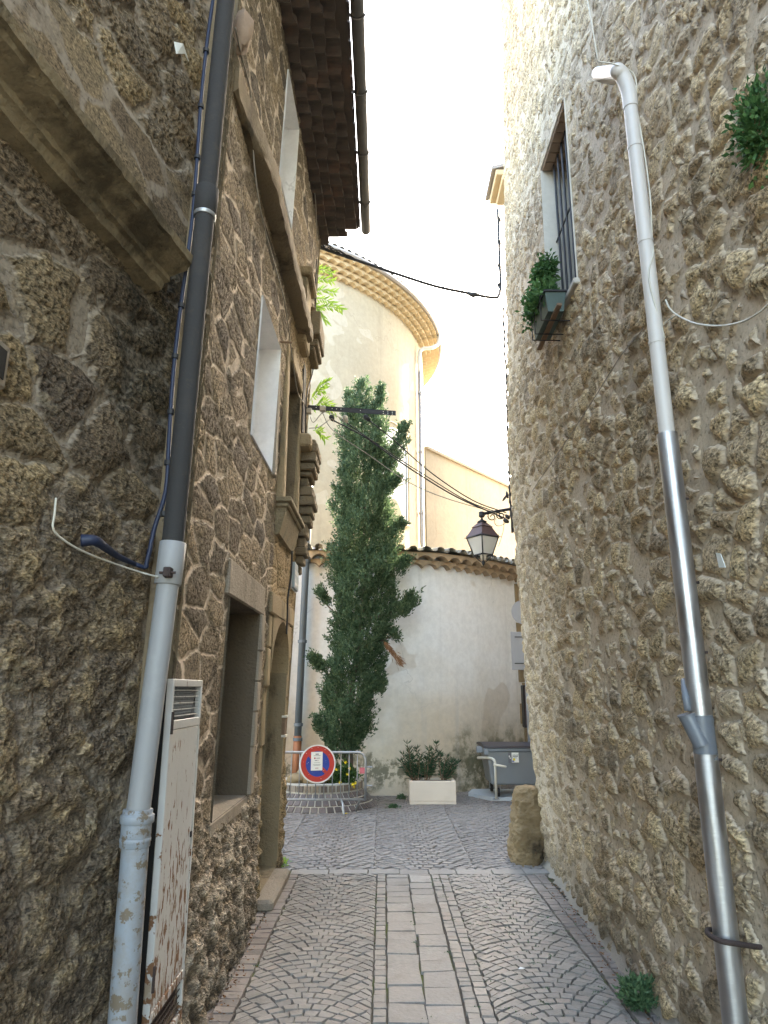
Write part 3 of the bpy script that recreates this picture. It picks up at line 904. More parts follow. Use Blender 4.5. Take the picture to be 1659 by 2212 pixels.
# flat frame stones round the white window
mb = MB()
bar_on(mb, xl, W2[1] + 0.0, W2[1] + 0.13, W2[2] - 0.02, W2[3] + 0.05, -0.2, 0.018, 0.01)
mb.build('window_frame', M['dressed_grey'], left)
# narrow window: frame, moulded sill bracket
mb = MB()
bar_on(mb, xl, W3[0] - 0.16, W3[0], W3[2], W3[3] + 0.15, -0.2, 0.035, 0.012)
bar_on(mb, xl, W3[1], W3[1] + 0.16, W3[2], W3[3] + 0.15, -0.2, 0.035, 0.012)
bar_on(mb, xl, W3[0], W3[1], W3[3], W3[3] + 0.16, -0.2, 0.035, 0.012)
mb.build('window_frame', M['dressed_ochre'], left)
mb = MB()
sz = W3[2]
bar_on(mb, xl, W3[0] - 0.20, W3[1] + 0.12, sz - 0.045, sz, -0.1, 0.14, 0.008)
bar_on(mb, xl, W3[0] - 0.17, W3[1] + 0.09, sz - 0.085, sz - 0.048, -0.1, 0.115, 0.008)
xb = float(xl(np.float64(6.3), np.float64(sz)))
y0, y1 = W3[0] - 0.14, W3[1] + 0.06
mb.prism([(xb - 0.1, y0, sz - 0.086), (xb + 0.09, y0, sz - 0.086), (xb + 0.075, y0, sz - 0.16), (xb + 0.03, y0 + 0.04, sz - 0.32), (xb - 0.1, y0 + 0.04, sz - 0.34)], (0, y1 - y0, 0))
fixn(mb.build('window_sill', M['dressed'], left))
# string course high on the wall
z5 = PL(600, 560).z
profs = [(-0.05, z5 + 0.0), (0.10, z5 - 0.01), (0.17, z5 + 0.01), (0.18, z5 + 0.05), (0.17, z5 + 0.20), (0.12, z5 + 0.26), (-0.05, z5 + 0.34)]
def sweep_at(mb, surf, y0, y1, prof, zref, n=24, wob=0.003):
    ys = np.linspace(y0, y1, n); P = []; m = len(prof)
    for y in ys:
        tp = 0.25 + 0.75 * float(sstep(3.5, 4.5, y)) if y0 < 3.6 else 1.0
        for (o, z) in prof: P.append((float(surf(np.float64(y), np.float64(zref))) + o * tp * 0.75 + rng.normal() * wob, y, z + rng.normal() * wob))
    F = [(i * m + k, i * m + k + 1, (i + 1) * m + k + 1, (i + 1) * m + k) for i in range(n - 1) for k in range(m - 1)]
    F += [tuple(range((n - 1) * m, n * m)), tuple(range(m - 1, -1, -1))]
    mb.add(P, F)
mb = MB(); sweep_at(mb, xl, 3.52, 6.75, profs, z5, 50, 0.004)
fixn(mb.build('string_course', M['dressed_dark'], left, angle=45))
mb = MB()
for (u0, v0, u1, v1) in ((628, 620, 668, 800),):
    q = PL(650, 760)
    bar_on(mb, xl, 6.55, 6.95, q.z - 0.02, q.z + 0.75, -0.1, 0.07, 0.02)
    bar_on(mb, xl, 6.50, 7.02, q.z + 0.74, q.z + 0.84, -0.1, 0.11, 0.02)
mb.build('pilaster_block', M['dressed_ochre'], left)
# arch head of the doorway
def arch_head(h, mat, parent, th=0.40, off=0.03, name='arch'):
    y0, y1, z0, z1 = h
    r = (y1 - y0) / 2; yc = (y0 + y1) / 2; zc = z1 - r * 0.9
    mb = MB(); n = 16
    lo = []; hi = []
    for i in range(n + 1):
        w = math.pi * i / n
        y = yc + r * math.cos(w) * 0.998; z = zc + r * 0.9 * math.sin(w) - 0.002
        lo.append((y, z))
    V = []
    for (y, z) in lo:
        xo = float(xl(np.float64(y), np.float64(z))) + off
        V += [(xo, y, z), (xo - th, y, z), (xo, y, z1 + 0.012)]
    F = []
    for i in range(n):
        b = 3 * i
        F += [(b, b + 3, b + 5, b + 2), (b, b + 1, b + 4, b + 3)]
    mb.add(V, F)
    return fixn(mb.build(name, mat, parent))
arch_head(DR, M['dressed_ochre'], left)
mb = MB()
for (ya, yb) in ((DR[0] - 0.15, DR[0]), (DR[1], DR[1] + 0.16)):
    z = 0.13
    while z < DR[3]:
        h = min(rng.uniform(0.3, 0.5), DR[3] - z + 0.01)
        q = rng.uniform(0, 0.035)
        bar_on(mb, xl, ya - (q if ya < DR[0] - .1 else 0), yb + (q if ya > DR[0] else 0), z + 0.005, z + h, -0.05, 0.010 + rng.uniform(0, 0.012), 0.012)
        z += h
bar_on(mb, xl, DR[0] - 0.2, DR[1] + 0.2, DR[3] + 0.012, DR[3] + 0.20, -0.1, 0.03, 0.012)
mb.build('door_surround', M['dressed_ochre'], left)
mb = MB(); mb.box((-1.55, DR[0] - 0.02, 0.0), (-0.90, DR[1] - 0.02, 0.095), bev=0.025); mb.build('threshold', M['dressed_grey'], left)
# classical mouldings at the end of the front (stepped blocks)
mb = MB()
Y = 7.66
def blk(v0, v1, u, ya=7.2, yb=7.70, bev=0.012):
    a = ony(u, v0, Y); b = ony(u, v1, Y)
    mb.box((float(xl(np.float64(7.5), np.float64(a.z))) - 0.12, ya, b.z), (a.x, yb, a.z), bev=bev)
blk(705, 722, 690); blk(723, 770, 701, 7.1); blk(771, 786, 695)
blk(787, 796, 688)
mb.build('moulded_corbel', M['dressed_dark'], left)
mb = MB()
for (v0, v1, u, ya) in ((975, 984, 690, 7.25), (985, 1003, 694, 7.2), (1004, 1022, 691, 7.2), (1023, 1037, 687, 7.25), (1038, 1048, 680, 7.3), (1049, 1068, 672, 7.35),
                        (1069, 1088, 682, 7.3), (1089, 1107, 686, 7.3), (1108, 1124, 680, 7.35), (1125, 1142, 676, 7.4), (1143, 1168, 668, 7.4), (1169, 1190, 664, 7.45),
                        (1191, 1207, 667, 7.4), (1208, 1224, 660, 7.45), (1225, 1242, 652, 7.5), (1243, 1262, 643, 7.5)):
    blk(v0, v1, u, ya)
mb.build('moulded_corbel', M['dressed_dark'], left)
# shadow of a hollow, put in as a black block, beside the narrow window
a = PL(652, 900); 
mb = MB()
bar_on(mb, xl, 7.05, 7.30, ony(660, 950, 7.3).z, ony(660, 800, 7.3).z, -0.05, 0.022, 0.015)
mb.build('niche_shade', M['gap_shade'], left)
mb = MB(); bar_on(mb, xl, 7.0, 7.5, ony(660, 960, 7.3).z - 0.12, ony(660, 955, 7.3).z, -0.05, 0.14, 0.02)
mb.build('ledge', M['dressed_ochre'], left)

# eaves of tiles seen from below
def genoise(name, mat, parent, path, s0, s1, z0, rows_, proj, rowh, pitch, amp=0.05, jag=0.0, ppt=6, first=0.0):
    """path(s) -> (x, y, nx, ny); rows of half-round tiles, each row further out"""
    nt = int(round((s1 - s0) / pitch))
    V = []; F = []
    base = 0
    for r in range(rows_):
        o0 = first + proj * (r - 0.6) if r else -0.05
        o1 = first + proj * (r + 1)
        zr = z0 + rowh * r
        npt = nt * ppt + 1
        ph = 0.5 * (r % 2)
        rows_pts = []
        for i in range(npt):
            s = s0 + (s1 - s0) * i / (npt - 1)
            k = (i / ppt + ph)
            w = abs(math.sin(math.pi * k))
            jj = (math.sin(int(k) * 12.9898 + r * 3.7) * 43758.5) % 1.0
            x, y, nx, ny = path(s)
            oo = o1 + (jj - 0.5) * jag
            zl = zr + amp * w ** 0.7 + (jj - 0.5) * jag * 0.3
            zt = zr + rowh + 0.02
            V += [(x + nx * o0, y + ny * o0, zl), (x + nx * oo, y + ny * oo, zl), (x + nx * oo, y + ny * oo, zt)]
        for i in range(npt - 1):
            b = base + 3 * i
            F += [(b, b + 3, b + 4, b + 1), (b + 1, b + 4, b + 5, b + 2)]
        base += 3 * npt
    return MB().add(V, F).build(name, mat, parent)

def xl_path(s):
    return (float(xl(np.float64(s), np.float64(7.3))), s, 1.0, 0.0)
EZ = 7.24
for r in range(1):
    genoise('eaves', M['tile_dark'], left, xl_path, 2.6, 7.72, EZ, 4, 0.112, 0.055, 0.19, 0.05, 0.03)
mb = MB()
xe = float(xl(np.float64(6), np.float64(7.3)))
mb.add([(xe - 0.1, 2.6, EZ + 0.245), (xe + 0.52, 2.6, EZ + 0.245), (xe + 0.52, 7.74, EZ + 0.245), (xe - 0.1, 7.74, EZ + 0.245),
        (-5.5, 2.6, EZ + 1.6), (-5.5, 7.74, EZ + 1.6)], [(0, 1, 2, 3), (1, 4, 5, 2)])
mb.build('roof', M['tile_dark'], left)
# tile ends dangling along the edge, by the far end
mb = MB()
for i in range(27):
    y = 2.7 + i * 0.19
    for k in range(1):
        P = []
        n = 7
        for e in (0, 1):
            for j in range(n):
                w = math.pi * j / (n - 1)
                P.append((xe + 0.54 - e * 0.4, y + 0.085 * math.cos(w), EZ + 0.25 + 0.075 * math.sin(w) + e * 0.08))
        mb.add(P, [(j, j + 1, n + j + 1, n + j) for j in range(n - 1)])
mb.build('roof_tiles', M['tile_dark'], left, smooth=True)
gut = thing('roof_gutter', 'dark half-round gutter running along the tiled eaves on the left', 'gutter', (xe + 0.65, 5.2, 7.5))
mb = MB()
xg = xe + 0.64
for e, rr in ((0, 0.06), (1, 0.056)):
    P = []; n = 10
    ys = (2.6, 7.76)
    for y in ys:
        for j in range(n):
            w = math.pi + math.pi * j / (n - 1)
            P.append((xg - 0.03 + rr * math.cos(w), y, EZ + 0.235 + rr * math.sin(w)))
    mb.add(P, [(j, j + 1, n + j + 1, n + j) for j in range(n - 1)])
P = [(xg - 0.03 + 0.06 * math.cos(math.pi + math.pi * j / 9), 7.765, EZ + 0.235 + 0.06 * math.sin(math.pi + math.pi * j / 9)) for j in range(10)]
mb.add(P, [tuple(range(10))])
mb.build('trough', M['dark_zinc'], gut, smooth=True)
for y in (3.2, 4.0, 4.8, 5.6, 6.4, 7.2):
    mb = MB()
    P = [(xg - 0.03 + 0.066 * math.cos(math.pi + math.pi * j / 9), y, EZ + 0.235 + 0.066 * math.sin(math.pi + math.pi * j / 9)) for j in range(10)]
    mb.tube(P, 0.008, 6)
    mb.build('bracket', M['dark_zinc'], gut)

# ------------------------------------------------------------------ right house
right = thing('stone_house', 'pale lumpy rubble house with rounded corner and barred window on the right', 'house', (1.6, 4.0, 0))
RC = 0.85
def right_pos(s, z):
    # s runs along y up to YC, then round the corner towards +x
    YC = 7.75
    y = np.minimum(s, YC)
    q = np.clip((s - YC) / RC, 0, math.pi / 2)
    ex = np.clip(s - YC - RC * math.pi / 2, 0, 50)
    x0 = xr(np.minimum(s, YC), z)
    return x0 + RC * (1 - np.cos(q)) + ex, y + RC * np.sin(q), z
q1 = PR(1178, 348); q2 = PR(1240, 600); q3 = PR(1225, 222)
RW = (4.93, 5.80, 4.95, 6.72)
Sr = vary(-3.0, 9.7, lambda y: 0.013 if 1.9 < y < 8.7 else 0.09, [RW[0], RW[1]])
Zr = vary(0.0, 12.5, lambda z: 0.013 if z < 5.0 else (0.020 if z < 8 else 0.035), [RW[2], RW[3]])
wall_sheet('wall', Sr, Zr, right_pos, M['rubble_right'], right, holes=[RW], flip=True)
reveal(RW, 0.38, M['pale_reveal'], right, 'window_reveal', M['glass_dark'], surf=xr, sgn=1)
def lean_x(y, z): return float(xr(np.float64(y), np.float64(z)))
# brick soffit
mb = MB()
for i in range(7):
    for j in range(4):
        y = RW[0] + 0.01 + i * 0.122
        mb.box((lean_x(y, RW[3]) + 0.0 + j * 0.095, y, RW[3] - 0.03), (lean_x(y, RW[3]) + 0.088 + j * 0.095, y + 0.112, RW[3] + 0.01), bev=0.004)
mb.build('brick_lintel', M['brick'], right)
# window bars
mb = MB()
xw = lean_x(5.4, 5.8)
bars = thing('window_grille', 'black iron bars across the high window on the right', 'window bars', (xw + 0.12, 5.4, 5.0))
for i, y in enumerate((5.0, 5.14, 5.28, 5.42, 5.56, 5.70)):
    MB().rod((xw + 0.10, y, RW[2]), (xw + 0.10, y, RW[3] - 0.03), 0.011).build('bar', M['black_iron'], bars)
MB().rod((xw + 0.10, RW[0], 5.9), (xw + 0.10, RW[1], 5.9), 0.008).build('cross_bar', M['black_iron'], bars)
mb = MB(); mb.box((xw - 0.035, RW[0] - 0.01, RW[2] - 0.05), (xw + 0.36, RW[1] + 0.05, RW[2] + 0.004), bev=0.01); mb.build('window_sill', M['pale_reveal'], right)
mb = MB(); mb.box((2.6, -3, 0), (7.5, 8.5, 12.3)); mb.build('core', M['side_plaster'], right)
# mortar fillet where wall meets the paving
mb = MB()
P = []
for y in np.arange(1.4, 7.9, 0.05):
    x = float(xr(np.float64(y), np.float64(0)))
    P.append([(x - 0.02 - rng.uniform(0, 0.05), y, 0.004), (x - 0.01, y, 0.022 + rng.uniform(0, .008)), (x + 0.02, y, 0.06 + rng.uniform(0, 0.03))])
mb.add([p for r in P for p in r], [(3 * i + k, 3 * i + k + 1, 3 * i + k + 4, 3 * i + k + 3) for i in range(len(P) - 1) for k in range(2)])
mb.build('mortar_fillet', M['mortar_strip'], right, smooth=True)

# neighbour behind the right house
nb = thing('plastered_house', 'plastered house with small tiled eave corner peeping out behind the right house', 'house', (4, 10, 0))
cc = ony(1060, 430, 10.4)
mb = MB(); mb.box((2.25, 8.9, 0), (8.0, 10.4, cc.z - 0.02), bev=0.02); mb.build('wall', M['side_plaster'], nb)
shade_house = thing('plastered_house', 'tall plastered house added unseen behind the right house to shade the alley', 'house', (7, 14, 0))  # added out of view, sized to keep direct sun off the alley
MB().box((4.7, 10.7, 0), (11, 19.0, 15.5), bev=0.02).build('wall', M['side_plaster'], shade_house)
MB().prism([(4.3, 10.5, 15.5), (11.3, 10.5, 15.5), (7.8, 10.5, 17.2)], (0, 8.8, 0)).build('roof', M['tile_old'], shade_house)
mb = MB()
mb.box((cc.x + 0.12, 9.9, cc.z - 0.02), (8, 10.55, cc.z + 0.08), bev=0.01)
mb.box((cc.x + 0.02, 9.9, cc.z + 0.083), (8, 10.65, cc.z + 0.19), bev=0.01)
mb.build('eaves', M['genoise'], nb)
mb = MB(); mb.prism([(cc.x - 0.05, 9.9, cc.z + 0.194), (8, 9.9, cc.z + 1.8), (8, 9.9, cc.z + 1.86), (cc.x - 0.05, 9.9, cc.z + 0.26)], (0, 0.8, 0)); mb.build('roof', M['zinc'], nb)

# ------------------------------------------------------------------ church apse
church = thing('church', 'round cream plastered church apse with curved tiled eaves and arched window', 'church', (-4.71, 19.38, 0))
AX, AY, AR, AH = -4.713, 19.382, 5.882, 11.32
def apath(rad):
    def f(s):                       # s = arc length, 0 at the point facing -y, growing to +x
        w = s / AR
        return AX + rad * math.sin(w), AY - rad * math.cos(w), math.sin(w), -math.cos(w)
    return f
n = 140; V = []; F = []
zs = np.linspace(3.2, AH + 0.15, 30)
for i in range(n + 1):
    w = -1.2 + 3.9 * i / n
    for z in zs:
        V.append((AX + AR * math.sin(w), AY - AR * math.cos(w), z))
m = len(zs)
F = [(i * m + k, (i + 1) * m + k, (i + 1) * m + k + 1, i * m + k + 1) for i in range(n) for k in range(m - 1)]
MB().add(V, F).build('wall', M['church_plaster'], church, smooth=True)
genoise('eaves', M['genoise'], church, apath(AR), -1.1 * AR, 2.7 * AR, AH - 0.10, 4, 0.122, 0.10, 0.235, 0.062, 0.015)
# gutter ring and roof
mb = MB()
P = []
for i in range(161):
    w = -1.1 + 3.7 * i / 160
    P.append((AX + (AR + 0.53) * math.sin(w), AY - (AR + 0.53) * math.cos(w), AH + 0.33))
mb.tube(P, 0.055, 8)
mb.build('gutter', M['zinc'], church, smooth=True)
mb = MB()
V = [(AX, AY, AH + 2.4)]
for i in range(161):
    w = -1.2 + 4.2 * i / 160
    V.append((AX + (AR + 0.5) * math.sin(w), AY - (AR + 0.5) * math.cos(w), AH + 0.36))
mb.add(V, [(0, i, i + 1) for i in range(1, 161)])
for i in range(110):
    w = -1.0 + 3.4 * i / 109
    dx, dy = math.sin(w), -math.cos(w); tx, ty = math.cos(w), math.sin(w)
    P = []
    for e in (0, 1):
        for j in range(6):
            a = math.pi * j / 5
            rad = AR + 0.56 - e * 0.5
            P.append((AX + rad * dx + 0.085 * math.cos(a) * tx, AY + rad * dy + 0.085 * math.cos(a) * ty, AH + 0.36 + 0.085 * math.sin(a) + e * 0.17))
    mb.add(P, [(j, j + 1, 6 + j + 1, 6 + j) for j in range(5)])
mb.build('tile_roof', M['tile_old'], church)
# arched window in the curved wall
def on_apse(u, v, rad):
    x, dy, z = ray(u, v)
    # ray / cylinder
    a = x * x + dy * dy; b = -2 * (x * AX + dy * AY); c = AX * AX + AY * AY - rad * rad
    t = (-b - math.sqrt(max(0, b * b - 4 * a * c))) / (2 * a)
    return Vector((x * t, dy * t, EYE + z * t))
pj = on_apse(877, 1050, AR)
wr = math.atan2(pj.x - AX, -(pj.y - AY)); zsill = on_apse(872, 1132, AR).z; ztop = on_apse(858, 932, AR).z
halfw = 0.62 / AR; wc = wr - halfw; rz = 0.62; zspr = ztop - rz
def cyl(w, z, rad): return (AX + rad * math.sin(w), AY - rad * math.cos(w), z)
def arch_outline(hw, rz_, z0, zs_, rad, k=14):
    P = [cyl(wc - hw, z0, rad)]
    P += [cyl(wc - hw * math.cos(math.pi * i / k), zs_ + rz_ * math.sin(math.pi * i / k), rad) for i in range(k + 1)]
    P += [cyl(wc + hw, z0, rad)]
    return P
mb = MB(); mb.tube(arch_outline(halfw, rz, zsill, zspr, AR + 0.01), 0.03, 6); mb.build('window_frame', M['slate_pipe'], church)  # dark grey tube stands for the shade along the window reveal
mb = MB(); mb.tube(arch_outline(halfw * 1.30, rz * 1.28, zsill, zspr, AR + 0.0), 0.022, 6); mb.build('window_moulding', M['church_plaster'], church)
P = arch_outline(halfw, rz, zsill, zspr, AR + 0.012)
mb = MB(); cen = cyl(wc, (zsill + zspr) / 2, AR + 0.012)
mb.add([cen] + P, [(0, i, i + 1) for i in range(1, len(P))] + [(0, len(P), 1)]); mb.build('window_pane', M['white_reveal'], church)  # pane coloured white for the sun it reflects
mb = MB(); mb.tube([cyl(wc - halfw * 1.1 + i * halfw * 0.24, zsill - 0.03, AR + 0.03) for i in range(10)], 0.05, 6); mb.build('window_sill', M['church_plaster'], church)
# its downpipe
dp = thing('downpipe', 'slim beige downpipe with swan neck at the edge of the round apse', 'drainpipe', (1.1, 19, 4.5))
wd = 1.27
pts = [cyl(wd + 0.10, AH + 0.30, AR + 0.53), cyl(wd + 0.09, AH + 0.02, AR + 0.52), cyl(wd + 0.05, AH - 0.22, AR + 0.38), cyl(wd + 0.01, AH - 0.36, AR + 0.14), cyl(wd, AH - 0.60, AR + 0.08),
       cyl(wd, AH - 1.1, AR + 0.08)]
mb = MB(); mb.tube(catmull(pts, 6), 0.055, 8); mb.build('swan_neck', M['beige_pipe'], dp, smooth=True)
zb = on_apse(912, 1190, AR).z
mb = MB(); mb.tube([cyl(wd, AH - 1.05, AR + 0.08), cyl(wd, zb + 0.15, AR + 0.08)] + [cyl(wd, zb, AR + 0.10), cyl(wd, zb - 0.06, AR + 0.2)], 0.055, 8); mb.build('pipe', M['zinc'], dp, smooth=True)
for zz in (6.2, 7.9, 9.6):
    mb = MB(); mb.tube([cyl(wd, zz, AR + 0.08), cyl(wd, zz + 0.05, AR + 0.08)], 0.07, 10); mb.build('bracket', M['zinc'], dp)

# ------------------------------------------------------------------ tall plain wall behind
back = thing('plastered_building', 'tall plain cream building with sloping top edge behind the lamp', 'building', (3, 22, 0))
A = Vector((1.22, 19.35, 0)); B = Vector((7.5, 27.4, 0))
za = 8.62
nn = Vector((0.785, -0.62, 0))
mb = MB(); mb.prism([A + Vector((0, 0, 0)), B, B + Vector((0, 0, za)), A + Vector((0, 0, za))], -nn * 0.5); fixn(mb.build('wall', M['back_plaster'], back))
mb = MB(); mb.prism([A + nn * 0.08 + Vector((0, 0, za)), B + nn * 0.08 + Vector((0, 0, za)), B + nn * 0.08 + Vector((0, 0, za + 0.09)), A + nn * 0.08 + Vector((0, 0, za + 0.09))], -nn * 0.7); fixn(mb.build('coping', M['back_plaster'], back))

# ------------------------------------------------------------------ low chapel in front of the apse
chap = thing('chapel', 'low white plastered church annex with double row of brown eaves tiles', 'church annex', (0, 12.8, 0))
CP = [(-4.6, 11.3), (-1.50, 12.55), (-0.4, 12.62), (0.7, 12.72), (1.45, 13.15), (2.3, 13.95), (3.3, 15.0), (4.4, 16.2), (6.0, 18.0)]
CPs = [Vector((x, y, 0)) for x, y in CP]
cpts = [CPs[0]] + [CPs[1]] + catmull(CPs[1:], 10)[1:]
seg = [0.0]
for i in range(1, len(cpts)): seg.append(seg[-1] + (cpts[i] - cpts[i - 1]).length)
def cpath(s):
    s = min(max(s, 0), seg[-1] - 1e-6)
    i = max(k for k in range(len(seg) - 1) if seg[k] <= s)
    f = (s - seg[i]) / (seg[i + 1] - seg[i])
    p = cpts[i].lerp(cpts[i + 1], f)
    d = (cpts[i + 1] - cpts[i]).normalized()
    return p.x, p.y, d.y, -d.x
CH = 3.92
ss = np.linspace(0, seg[-1], 160)
zs = np.linspace(0, CH + 0.3, 20)
V = [];
for s in ss:
    x, y, _, _ = cpath(s)
    for z in zs: V.append((x, y, z))
m = len(zs)
MB().add(V, [(i * m + k, (i + 1) * m + k, (i + 1) * m + k + 1, i * m + k + 1) for i in range(159) for k in range(m - 1)]).build('wall', M['chapel_plaster'], chap, smooth=True)
s1 = seg[1]
genoise('eaves', M['genoise_b'], chap, cpath, s1 + 0.05, seg[-1] - 0.3, CH, 2, 0.14, 0.12, 0.27, 0.085, 0.012)
# tile edge and roof
mb = MB()
V = []; roof = []
for s in ss[ss > s1]:
    x, y, nx, ny = cpath(s)
    roof += [(x + nx * 0.32, y + ny * 0.32, CH + 0.262), (x - nx * 3.0, y - ny * 3.0, CH + 0.72)]
mb.add(roof, [(2 * i, 2 * i + 2, 2 * i + 3, 2 * i + 1) for i in range(len(roof) // 2 - 1)])
mb.build('roof', M['tile_old'], chap)
mb = MB()
s = s1 + 0.1
k = 0
while s < seg[-1] - 0.2:
    x, y, nx, ny = cpath(s)
    tx, ty = -ny, nx
    up = (k % 2 == 0)
    P = []
    rr = 0.078 + rng.uniform(-.006, .006)
    jz = rng.uniform(-0.012, 0.012); jo = rng.uniform(-0.03, 0.03)
    for e in (0, 1, 2):
        for j in range(8):
            a = math.pi * j / 7
            o = 0.38 + jo - e * 0.6
            sg = 1 if up else -1
            P.append((x + nx * o + tx * rr * math.cos(a), y + ny * o + ty * rr * math.cos(a), CH + (0.30 if up else 0.335) + jz + sg * rr * 0.85 * math.sin(a) + e * 0.07))
    mb.add(P, [(e * 8 + j, e * 8 + j + 1, e * 8 + 8 + j + 1, e * 8 + 8 + j) for e in (0, 1) for j in range(7)])
    s += 0.105; k += 1
mb.build('roof_tiles', M['tile_old'], chap, smooth=True)
# flashing line where roof meets the apse
mb = MB(); mb.tube([cyl(w, 4.62, AR + 0.03) for w in np.linspace(0.2, 1.5, 30)], 0.05, 5); mb.build('flashing', M['zinc'], chap)
# quoin stones at the right
mb = MB()
for i, z in enumerate(np.arange(0.3, 3.8, 0.40)):
    sQ = None
    p = ony(1108, 1500, 14.0)
    best = min(np.linspace(s1, seg[-1], 400), key=lambda q: abs(cpath(q)[0] / (cpath(q)[1]) - 2.78 / 14.4))
    x, y, nx, ny = cpath(best)
    tx, ty = -ny, nx
    w0 = 0.0 if i % 2 else -0.12
    mb.prism([(x + tx * w0 + nx * -0.05, y + ty * w0 + ny * -0.05, z), (x + tx * w0 + nx * 0.02, y + ty * w0 + ny * 0.02, z), (x + tx * 0.5 + nx * 0.02, y + ty * 0.5 + ny * 0.02, z), (x + tx * 0.5 - nx * .05, y + ty * 0.5 - ny * .05, z)], (0, 0, 0.385))
fixn(mb.build('quoin', M['dressed_ochre'], chap))
# downpipe on the chapel
dpl = thing('downpipe', 'tall slate grey downpipe with terracotta foot left of the cypress', 'drainpipe', (-1.4, 12.4, 0))
pa = ony(641, 1640, 12.42); pb = ony(664, 1160, 12.42); pc = ony(672, 975, 12.42)
pm = ony(643, 1592, 12.42); pf = ony(638, 1700, 12.42)
MB().tube([pm, pb, pc], 0.062, 12).build('pipe', M['slate_pipe'], dpl, smooth=True)
MB().tube([pf, pm + Vector((0, 0, 0.02))], 0.070, 12).build('foot_pipe', M['terracotta_pipe'], dpl, smooth=True)
for v in (1395, 1570, 1600, 1215):
    f = (1640 - v) / (1640 - 1160)
    q = pa.lerp(pb, f)
    MB().tube([q - Vector((0, 0, 0.025)), q + Vector((0, 0, 0.025))], 0.080, 12).build('collar', M['slate_pipe'], dpl)

# ------------------------------------------------------------------ foliage helpers
def leaf_quads(C, D, L, W, fold=0.0, roll=None):
    """diamond leaves: base C, direction D (unit), length L, width W -> verts, faces"""
    C = nparr(C); D = nparr(D); n = len(C)
    D = D / (np.linalg.norm(D, axis=1)[:, None] + 1e-9)
    r = rng.normal(size=(n, 3)) if roll is None else roll
    S = np.cross(D, r); S /= np.linalg.norm(S, axis=1)[:, None] + 1e-9
    N = np.cross(S, D)
    L = nparr(L).reshape(-1, 1) * np.ones((n, 1)); W = nparr(W).reshape(-1, 1) * np.ones((n, 1))
    V = np.stack([C, C + D * L * 0.45 + S * W * 0.5 + N * L * fold, C + D * L, C + D * L * 0.45 - S * W * 0.5 + N * L * fold], 1).reshape(-1, 3)
    return V, [(4 * i, 4 * i + 1, 4 * i + 2, 4 * i + 3) for i in range(n)]

# cypress
tree = thing('cypress_tree', 'tall slender dark green cypress growing out of the round cobbled planter', 'tree', (-0.75, 11.75, 0.3))
TY = 11.75
prof_t = [(800, 784, 787), (822, 778, 793), (845, 765, 800), (872, 748, 812), (900, 735, 836), (940, 731, 846), (980, 728, 850), (1020, 722, 856), (1080, 714, 860), (1150, 712, 866), (1200, 706, 868),
          (1240, 704, 868), (1280, 708, 858), (1320, 713, 862), (1350, 712, 852), (1390, 708, 842), (1430, 700, 835), (1470, 694, 828), (1510, 690, 820), (1550, 692, 812), (1585, 694, 795), (1612, 704, 775), (1630, 715, 762)]
vv = np.array([p[0] for p in prof_t]); ul = np.array([p[1] for p in prof_t]); ur = np.array([p[2] for p in prof_t])
def tree_at(v):
    l = ony(float(np.interp(v, vv, ul)), float(v), TY); r = ony(float(np.interp(v, vv, ur)), float(v), TY)
    return (l.x + r.x) / 2, (r.x - l.x) / 2 * 0.92, l.z
spr = []           # (centre, direction, length, radius)
for v in np.arange(806, 1632, 1.0):
    cx, hw, z = tree_at(v)
    dens = max(2, int(hw * 22))
    for _ in range(dens):
        if rng.random() < (0.10 if v < 1250 else 0.32 if v < 1560 else .2): continue
        a = rng.uniform(0, 2 * math.pi)
        lump = 0.80 + 0.17 * math.sin(3 * a + v * 0.045) + 0.10 * math.sin(7 * a - v * 0.11)
        rad = hw * lump * math.sqrt(rng.uniform(0.30, 1.0))
        p = np.array([cx + rad * math.cos(a), TY + rad * math.sin(a), z - (0.24 if v < 880 else 0.16 if v < 960 else 0.10)])
        d = np.array([0.55 * math.cos(a), 0.55 * math.sin(a), 1.0]) + rng.normal(size=3) * 0.22
        spr.append((p, d, rng.uniform(0.13, 0.26), rng.uniform(0.025, 0.045)))
def add_branch(us, vs, rads, n, dep=0.0, dirx=0.0, up=1.0):
    for _ in range(n):
        t = rng.random()
        u = np.interp(t, np.linspace(0, 1, len(us)), us); v = np.interp(t, np.linspace(0, 1, len(vs)), vs)
        r = np.interp(t, np.linspace(0, 1, len(rads)), rads)
        c = ony(float(u), float(v), TY - dep)
        p = np.array(c) + rng.normal(size=3) * r * 0.5
        d = np.array([dirx, -0.1, up]) + rng.normal(size=3) * 0.3
        spr.append((p, d, rng.uniform(0.10, 0.20), rng.uniform(0.022, 0.04)))
add_branch([812, 820, 823], [915, 870, 846], [0.10, 0.06, 0.02], 120)
add_branch([756, 754, 752], [915, 880, 856], [0.08, 0.05, 0.02], 90)
add_branch([836, 850, 864, 870], [1010, 985, 955, 925], [0.11, 0.13, 0.11, 0.05], 190, 0.1, 0.4)
add_branch([845, 856], [1060, 1042], [0.1, 0.05], 45, 0.1, 0.5)
add_branch([855, 866], [1150, 1135], [0.09, 0.05], 45, 0.1, 0.4)
add_branch([850, 872, 890], [1330, 1318, 1298], [0.13, 0.15, 0.08], 170, 0.1, 0.3)
add_branch([862, 876], [1240, 1215], [0.1, 0.06], 60, 0.0, 0.3)
add_branch([712, 700, 694], [1310, 1300, 1285], [0.08, 0.08, 0.04], 60, 0.1, -0.3)
add_branch([702, 690, 676], [1450, 1440, 1432], [0.10, 0.10, 0.05], 90, 0.1, -0.4)
add_branch([825, 838, 850], [1360, 1372, 1380], [0.08, 0.07, 0.03], 50, 0.1, 0.5, 0.3)
add_branch([700, 692, 688], [1590, 1580, 1560], [0.09, 0.08, 0.04], 60, 0.1, -0.2)
